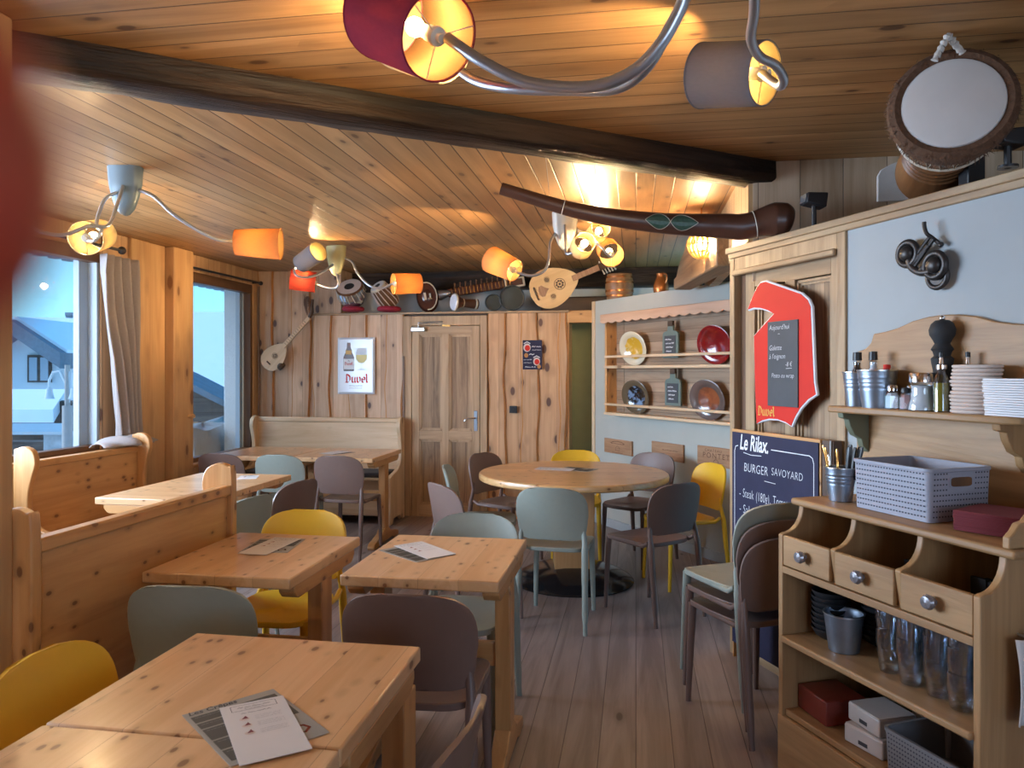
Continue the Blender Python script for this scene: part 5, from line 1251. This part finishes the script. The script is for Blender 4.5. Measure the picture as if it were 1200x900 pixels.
# wine crate plaques
def plaque(label,sc_,zc,w_,h_,kind):
    t=thing('crate_plaque',label,'plaque',onpw(sc_,-.003,zc),'wine crate plaques on the plate wall')
    MB().bx(-w_/2,w_/2,-.016,0,-h_/2,h_/2).build('board',M_['plaque'],t,bevel=.002)
    q=MB(); Mx=TM((0,-.0166,0))
    if kind==2:
        q.text('CHATEAU',.030,TM((-.03,-.0166,.036)),0,align_='CENTER',sx=1.15,space=1.3); q.text('PONTET',.058,TM((.0,-.0166,-.012)),0,align_='CENTER',sx=1.15,space=1.25)
        q.stroke([(-.025,-.055),(-.025,-.03),(0,-.018),(.025,-.03),(.025,-.055),(-.025,-.055)],.004,0,Mx); q.scribble(-.09,-.066,.18,.008,.003,0,Mx,4)
    elif kind==0:
        q.stroke([(-.11,.03),(-.06,.045),(0,.05),(.06,.045),(.11,.03)],.005,0,Mx); q.scribble(-.10,.025,.2,.016,.004,0,Mx,7); q.stroke([(-.03,-.01),(0,.01),(.03,-.01),(.03,-.035),(-.03,-.035),(-.03,-.01)],.003,0,Mx); q.scribble(-.08,-.055,.16,.008,.003,0,Mx,8)
    else:
        q.scribble(-.06,.01,.2,.014,.004,0,Mx,12)
    q.build('burnt_lettering',M_['plank_text'],t,smooth=False)
plaque('left wine crate plaque with a branded arch of letters',-1.19,.76,.43,.132,0)
plaque('middle wine crate plaque with swirling grain',-.485,.783,.41,.145,1)
plaque('right wine crate plaque with dark château lettering, half behind the panelling',.10,.797,.42,.148,2)
# red letter board
rd=thing('red_letter_board','big red letter shaped board with a chalk slate on the oak panelling','sign',onrw(0,0,0))
RP=[(-.896,1.755),(-.862,1.807),(-.821,1.857),(-.794,1.875),(-.755,1.877),(-.501,1.793),(-.456,1.762),(-.438,1.731),(-.429,1.581),(-.418,1.402),(-.405,1.35),(-.456,1.326),(-.507,1.286),(-.541,1.246),(-.568,1.202),(-.606,1.217),(-.666,1.227),(-.729,1.225),(-.781,1.214),(-.824,1.196),(-.834,1.346),(-.845,1.621),(-.768,1.671),(-.691,1.719),(-.736,1.74),(-.794,1.755),(-.848,1.761)]
MB().prism(RP,-.024,-.004,'xz').build('board',M_['red'],rd,smooth=False)
MB().tube([(x,-.014,z) for x,z in RP]+[(RP[0][0],-.014,RP[0][1])],.0085,8).build('white_edge',M_['paint_white'],rd)
q=MB().bx(-.73,-.515,-.030,-.024,1.287,1.682).build('chalk_slate',M_['slate'],rd,bevel=.001)
tx=MB()
for (s,z,sz,w_) in ((-.718,1.643,.034,"Aujourd'hui"),(-.655,1.615,.03,'~'),(-.718,1.548,.034,'Galette'),(-.718,1.508,.034,"à l'oignon"),(-.60,1.472,.030,'-8 €'),(-.70,1.420,.030,'Pesto ou wrap')):
    tx.text(w_,sz,TM((s,-.0306,z)),0,shear=.15,offset=-.0004,sx=.9)
tx.stroke([(-.595,1.462),(-.555,1.464)],.002,0,TM((0,-.0306,0)))
tx.build('chalk_writing',M_['chalk'],q,smooth=False)
tx=MB(); bl_word(tx,'Duvel',-.815,1.238,.044,0,TM((0,-.0246,0)),.2); tx.build('lettering',M_['gold'],rd,smooth=False)
# pavement chalkboard
cbm=onrw(0,-.06,0)
cb=thing('pavement_chalkboard','dark blue chalkboard with handwritten dish of the day behind the stacked chairs','chalkboard',cbm)
MB().bx(-.955,-.332,-.012,.0,.10,1.148).build('front_panel',M_['navy'],cb,smooth=False)
MB().bx(-.962,-.322,-.010,.012,1.147,1.162).bx(-.962,-.953,-.006,.012,.02,1.15).bx(-.334,-.322,-.006,.012,.02,1.15).build('frame',M_['pineX'],cb,bevel=.002)
MB().bx(-.318,-.25,-.004,.04,.02,1.162).build('rear_panel',M_['darkwood'],cb,bevel=.002)
MB().bx(-.262,-.257,-.012,-.006,.9,1.163).build('hinge_wire',M_['steel'],cb)
tx=MB(); y_=-.0126
tx.text('Le Rilax.',.105,TM((-.892,y_,1.068)),0,shear=.22,offset=.0018,sx=.64,space=.98)
for pl in ([(-.906,1.083),(-.925,1.078),(-.934,1.055),(-.934,.2)],[(-.645,1.087),(-.385,1.087),(-.366,1.078),(-.358,1.055),(-.358,.2)]): tx.stroke(pl,.004,0,TM((0,y_,0)))
tx.stroke([(-.86,1.053),(-.80,1.046),(-.72,1.050)],.003,0,TM((0,y_,0)))
tx.build('logo',M_['paint_white'],cb,smooth=False)
tx=MB()
def hand(txt,x,z,h,sx=1,seed=0):
    rnd=random.Random(seed)
    for ch in txt.split(' '):
        tx.text(ch,h,TM((x,y_,z+rnd.uniform(-.004,.004))),0,shear=.08,offset=-.0006,sx=sx,space=1.08); x+=tx.tw+.28*h
hand('BURGER',-.858,.966,.060,.80,1); hand('SAVOYARD',-.645,.968,.050,.80,2)
tx.stroke([(-.695,.936),(-.615,.934)],.003,0,TM((0,y_,0)))
hand('- Steak (180g), Tomate,',-.895,.835,.062,.60,3); hand('- Salade',-.895,.760,.062,.72,4); hand('- Reblochon',-.895,.68,.062,.72,5)
tx.build('chalk_writing',M_['chalk'],cb,smooth=False)
# iron scooter ornament
sc_=thing('iron_ornament','dark iron ornament of a little two wheeler hanging on the grey wall','ornament',onrw(.165,-.02,1.85) @ Matrix.Rotation(R(28),4,'Y'))
for (x,z,nm) in ((-.066,0.0,'front_wheel'),(.066,.005,'rear_wheel')):
    b=MB(); n=28
    b.lathe([(.042+.012*math.cos(a),.012*math.sin(a)) for a in [2*PI*k/12 for k in range(13)]],n,M=TM((x,-.02,z),align((0,-1,0)))); b.ball((x,-.024,z),.030,16,sc=(1,.75,1)); b.lathe([(0,-.006),(.046,-.006),(.046,.004),(0,.004)],n,M=TM((x,-.018,z),align((0,-1,0)))); b.build(nm,M_['iron'],sc_)
MB().lathe([(.040+.010*math.cos(a),.010*math.sin(a)) for a in [2*PI*k/12 for k in range(13)]],24,M=TM((.082,-.006,-.030),align((0,-1,0)))).lathe([(0,0),(.04,0),(.04,.004),(0,.004)],24,M=TM((.082,-.006,-.030),align((0,-1,0)))).build('side_wheel',M_['iron'],sc_)
MB().tube(catmull([(-.06,-.02,.0),(-.03,-.02,-.035),(.02,-.02,-.04),(.06,-.02,-.02)],5),.014,10).tube([(.02,-.02,-.035),(.03,-.02,.0)],.012,8).tube([(-.03,-.02,-.03),(.01,-.02,.06)],.010,8).build('frame',M_['iron'],sc_)
MB().tube([(-.035,-.02,-.02),(-.002,-.02,.085)],.007,8).tube([(-.015,-.02,-.03),(.018,-.02,.085)],.007,8).build('fork',M_['iron'],sc_)
MB().tube(catmull([(-.040,-.03,.128),(-.030,-.03,.112),(-.01,-.03,.095),(.005,-.02,.088),(.022,-.01,.080),(.040,-.005,.074)],5),.007,8).ball((.042,-.005,.073),.010,8).build('handlebar',M_['iron'],sc_)
# ---------------------------------------------------------------- wall shelf
ws=thing('wall_shelf','oak wall shelf with a tall scalloped backboard on brackets','shelf',RW)
half=[(-.168,1.0),(-.168,1.528),(-.15,1.532),(-.118,1.540),(-.092,1.562),(-.078,1.596),(-.03,1.600),(.04,1.612),(.11,1.634),(.18,1.645),(.24,1.648)]
bb=half+[(.48-a,c) for a,c in half[::-1][1:]]
MB().prism(bb,-.022,-.001,'xz').build('backboard',M_['cabX'],ws,bevel=.004)
MB().prism([(-.175,-.022),(-.175,-.155),(-.165,-.165),(.585,-.165),(.625,-.135),(.625,-.022)],1.288,1.313,'xy').build('shelf_board',M_['cabX'],ws,bevel=.006)
br=[(-.022,1.288),(-.15,1.288),(-.145,1.268),(-.12,1.262),(-.112,1.235),(-.09,1.20),(-.058,1.185),(-.05,1.155),(-.028,1.135),(-.022,1.13)]
for s in (-.13,.535): MB().prism(br,s,s+.03,'yz').build('bracket',plain('green stained bracket',(.16,.17,.11),.6) if s<0 else M_['cabZ'],ws,bevel=.003)
SZ=1.313
def onsh(s,y=-.09,z=SZ,rz=0): return RW @ at(s,y,z,rz)
bucket('zinc bucket at the left end of the wall shelf holding a dark bottle',onsh(-.105,-.075),.053,.133,group='zinc buckets on the wall shelf')
bucket('zinc bucket beside the salt shakers on the wall shelf',onsh(.022,-.098),.070,.14,group='zinc buckets on the wall shelf')
def neck_bottle(label,M,h,cap,liquid,r=.026,glass='bottleglass'):
    t=thing('sauce_bottle',label,'bottle',M)
    MB().lathe([(0,0),(r,0),(r,.11),(r*.5,.145),(r*.46,h-.03),(r*.5,h-.028)],18).build('glass_body',M_[glass],t)
    MB().lathe([(0,.002),(r*.9,.002),(r*.9,.108),(r*.42,.142),(r*.42,h*.80),(0,h*.80)],16).build('liquid',M_[liquid],t)
    MB().lathe([(0,h),(r*.56,h-.002),(r*.6,h-.03),(r*.6,h-.034),(0,h-.034)],16).build('cap',M_[cap],t)
    return t
neck_bottle('sauce bottle with a black cap and dark content in the left bucket',onsh(-.105,-.075,SZ+.008),.205,'black','vinegar',.028)
neck_bottle('clear bottle with a black cap in the right bucket on the wall shelf',onsh(-.012,-.085,SZ+.008),.205,'black','salt',.026)
neck_bottle('short bottle with a red cap peeking out of the right bucket',onsh(.055,-.085,SZ+.008),.155,'red','vinegar',.022)
def shaker(label,M,fill,r=.026,h=.088,capm='chrome'):
    t=thing('salt_shaker',label,'shaker',M,'shakers on the wall shelf'); b=MB()
    b.lathe([(0,0),(r,0),(r,h*.55),(r*.72,h*.72),(r*.62,h*.76)],6); b.build('glass_body',M_['bottleglass'],t,smooth=False)
    MB().lathe([(0,.003),(r*.88,.003),(r*.88,h*.5),(r*.6,h*.66),(0,h*.66)],6).build('filling',M_[fill],t,smooth=False)
    MB().lathe([(r*.7,h*.74),(r*.72,h*.9),(r*.6,h*.98),(0,h)],18).build('cap',M_[capm],t); return t
shaker('hexagonal glass shaker full of white salt, nearest the bucket',onsh(.112,-.115),'salt')
shaker('glass shaker of white salt half behind the pink one',onsh(.155,-.07),'salt')
shaker('small shaker of pink salt beside the sugar pourer',onsh(.172,-.115),'pinksalt',.021,.08,'black')
sg=thing('sugar_pourer','flared glass sugar pourer with a chrome top on the wall shelf','sugar pourer',onsh(.243,-.115))
MB().lathe([(0,0),(.047,0),(.048,.008),(.038,.04),(.034,.075),(.038,.10)],24).build('glass_body',M_['bottleglass'],sg)
MB().lathe([(0,.003),(.043,.003),(.034,.04),(.031,.075),(.033,.086),(0,.092)],24).build('sugar',M_['salt'],sg)
MB().lathe([(.036,.098),(.041,.10),(.041,.128),(.038,.132),(0,.132)],28).build('cap',M_['chrome'],sg)
ml=thing('pepper_mill','tall black pepper mill on the wall shelf','pepper mill',onsh(.277,-.062))
MB().lathe([(0,0),(.036,0),(.036,.02),(.030,.05),(.027,.09),(.029,.14),(.034,.165),(.036,.18),(.026,.19),(.030,.205),(.036,.212),(.030,.222),(.024,.232),(.030,.245),(.040,.262),(.042,.28),(.035,.30),(.022,.312),(0,.315)],28).build('body',M_['blackmatte'],ml)
MB().ball((0,0,.32),.010,12).build('finial',M_['chrome'],ml)
def cruet(label,M,liq):
    t=thing('oil_cruet',label,'bottle',M,'cruets on the wall shelf')
    MB().lathe([(0,0),(.025,0),(.026,.10),(.02,.118),(.013,.13),(.013,.15)],18).build('glass_body',M_['bottleglass'],t); MB().lathe([(0,.003),(.023,.003),(.023,.098),(.0,.1)],16).build('liquid',M_[liq],t)
    MB().lathe([(.014,.142),(.017,.145),(.017,.158),(.008,.162),(.005,.185),(0,.187)],14).build('pourer',M_['chrome'],t)
    MB().lathe([(.0,.183),(.008,.184),(.008,.20),(0,.203)],10).build('stopper',M_['black'],t); return t
cruet('olive oil cruet with a chrome pourer on the wall shelf',onsh(.322,-.115),'oil'); cruet('dark vinegar cruet behind the folded cloths on the wall shelf',onsh(.375,-.06),'vinegar')
b=MB()
for k in range(13):
    z=.0+k*.0122; b.lathe([(.0,z),(.082,z),(.0875,z+.003),(.089,z+.006),(.0875,z+.0095),(.082,z+.0118),(0,z+.0118)],26,M=Matrix.Translation((.004*math.sin(k*1.3)+.0006*k,.003*math.cos(k*2.1),0)) @ Matrix.Diagonal((.92,.92,1,1)))
o=b.build('filter_stack',M_['beige']); o.matrix_world=onsh(.428,-.092) @ Matrix.Diagonal((1,.7,1,1)); o.rotation_mode='XYZ'; tag(o,'stack of beige coffee filters leaning on the wall shelf','filters',kind='stuff')
napkin_pile('paper_napkin_pile','pile of folded white paper napkins at the right end of the wall shelf',onsh(.60,-.092,SZ,-4),.16,.135,.115,M_['napkin'],16,skew=-.012,fold=1)

fl=MB()
for k in range(5):
    a=2*PI*k/5; fl.tube([(0,0,0),(.012*math.cos(a),-.004,.012*math.sin(a)),(.024*math.cos(a),-.002,.024*math.sin(a))],[.004,.009,.004],7)
fl.ball((0,-.006,0),.009,10)
tag(fl.build('flower_ornament',M_['foliage']),'tiny yellow green flower ornament on the stretcher of the back table','ornament').location=(-2.165,6.097,.385)
# ================================================================ MENUS ON THE TABLES
def sheet(name,label,x,y,z,rz,w,h,mats,draw,cat='menu',group='menus lying on the tables'):
    t=thing(name,label,cat,at(x,y,z,rz),group)
    MB().bx(-w/2,w/2,-h/2,h/2,0,.0012).build('paper_sheet',mats[0],t,smooth=False)
    b=MB(); Mx=TM((0,0,.0015),Matrix.Rotation(-PI/2,4,'X')); draw(b,w,h,Mx)
    if b.v: b.build('print',mats[1:],t,smooth=False)
    return t
# Mx maps local xz strokes onto the sheet: x stays, z -> y
def flat(): return Matrix(((1,0,0,0),(0,0,1,0),(0,1,0,.0016),(0,0,0,1)))
def rect(b,x0,x1,z0,z1,mi): b.quad([(x0,0,z0),(x1,0,z0),(x1,0,z1),(x0,0,z1)],mi,flat())
def dark_menu(title=None):
    def f(b,w,h,_):
        F=flat(); a=w/2-.008
        for i,(z0,z1) in enumerate(((.28,.40),(.16,.26),(-.06,.14),(-.24,-.08),(-.44,-.26))):
            rect(b,-a,.0-.003,z0*h,z1*h,0); rect(b,.003,a if i<3 else a*.3,z0*h,z1*h,0)
            b.scribble(-a+.006,z1*h-.009,a*.6,.004,.0009,1,F@TM((0,.0003,0)),i*7)
        if title: b.text(title,.024,F@TM((-a,.0002,.435*h)),2,shear=.2,offset=.0004,sx=.9)
        b.stroke([(a*.55,-.30*h),(a*.62,-.26*h),(a*.8,-.27*h),(a*.86,-.33*h),(a*.7,-.38*h),(a*.55,-.36*h),(a*.55,-.30*h)],.006,3,F); 
    return f
def dessert(b,w,h,_):
    F=flat(); a=w/2
    b.stroke([(-a*.7,.36*h),(a*.7,.36*h),(a*.7,.46*h),(-a*.7,.46*h),(-a*.7,.36*h)],.0012,0,F)
    b.scribble(-a*.5,.41*h,a,.007,.0016,0,F,1); b.scribble(-a*.3,.38*h,a*.6,.005,.001,0,F,2); b.scribble(-a*.45,.30*h,a*.9,.006,.0014,0,F,3)
    for k,z in enumerate((.2,.08,-.05)):
        disc(b,-a*.42,z*h,.010,.007,1,F); b.quad([(-a*.5,0,z*h),(-a*.3,0,z*h),(-a*.36,0,z*h+.014)],2,F@TM((0,.0002,0)))
        for q in range(3): b.scribble(-a*.1,z*h+.006-.007*q,a*.8,.0035,.0008,3,F,9+k*3+q)
PM=[M_['paper'],M_['ink'],M_['beige'],M_['maroon'],M_['greyink']]; DM=[M_['menu_grey'],M_['menu_dark'],M_['greyink'],M_['ink'],M_['redbox']]
sheet('laminated_menu','grey laminated pancake menu half under the white sheet on the front table',-.747,1.386,.7505,50.5,.192,.262,DM,dark_menu('Les Crêpes'))
sheet('menu_sheet','white dessert sheet lying on the grey menu on the front table',-.719,1.370,.753,38,.128,.258,PM,dessert)
sheet('laminated_menu','dark menu under the white sheet on the middle small table',-.835,2.80,.7505,52,.18,.255,DM,dark_menu())
sheet('menu_sheet','white sheet lying on the dark menu on the middle small table',-.815,2.835,.753,46,.128,.262,PM,dessert)
sheet('laminated_menu','menu with a food picture under the white sheet beside the near bench',-1.435,2.815,.7505,8,.19,.235,DM,dark_menu())
sheet('menu_sheet','long white sheet across the menu on the table beside the near bench',-1.438,2.80,.753,-2,.12,.285,PM,dessert)
sheet('laminated_menu','dark menu lying at the middle of the round table',-.41,5.36,.7505,70,.18,.25,DM,dark_menu())
sheet('menu_sheet','white sheet lying on the round table beside the dark menu',-.57,5.33,.753,80,.13,.27,PM,dessert)
sheet('laminated_menu','grey menu under the white sheet on the back table',-2.52,6.10,.7505,-28,.18,.25,DM,dark_menu())
sheet('menu_sheet','white sheet lying on the back table before the pale bench',-2.54,6.10,.753,-20,.15,.24,PM,dessert)
sheet('menu_sheet','white sheet on the long window table with the bluish sheen',-2.52,4.60,.7505,20,.12,.17,PM,dessert)

# ================================================================ THE PHOTOGRAPHER'S FINGERTIP
m=N('warm backlit skin'); nz=m.noise(m.obj(),300,3); col=m.mix(nz,(.45,.05,.02),(.36,.035,.014)); m.principled(col,.5,bump=nz,bump_d=.0002); m.b.inputs['Subsurface Weight'].default_value=.25; m.b.inputs['Subsurface Radius'].default_value=(.004,.001,.0005)
M_['skin']=m.mat
fg=thing('fingertip','blurred fingertip of the person taking the photograph, at the left edge','finger',TM(C(-.0263,.0275,EYE+.0076),Matrix.Rotation(YAW,4,'Z')))
pts=[(.0090,0,-.0006),(.0087,0,-.0006),(.0070,0,-.0004),(.0040,0,-.0002),(0,0,0),(-.008,.0005,.0004),(-.018,.001,.0004),(-.026,.0015,-.0004),(-.036,.002,-.003),(-.050,.003,-.008)]
rad=[.0008,.0024,.0054,.0077,.0086,.0089,.0091,.0095,.0094,.0100]
rr=[]
rad=[q*1.08 for q in rad]
for a,b in zip(rad,rad[1:]): rr+=[a+(b-a)*k/5 for k in range(5)]
MB().tube(catmull(pts,5),rr+[rad[-1]],20,flat=.88).build('finger',M_['skin'],fg,sub=1,angle=80)
nl=MB().grid(lambda a,b:(.0045-.012*b,.0062*(.93+.07*b)*math.cos((a-.5)*1.7)+.0009-.0006*(1-b)**3*4,.0062*math.sin((a-.5)*1.7)),10,10).build('fingernail',plain('nail',(.5,.22,.18),.3),fg,solid=.0004,angle=80)
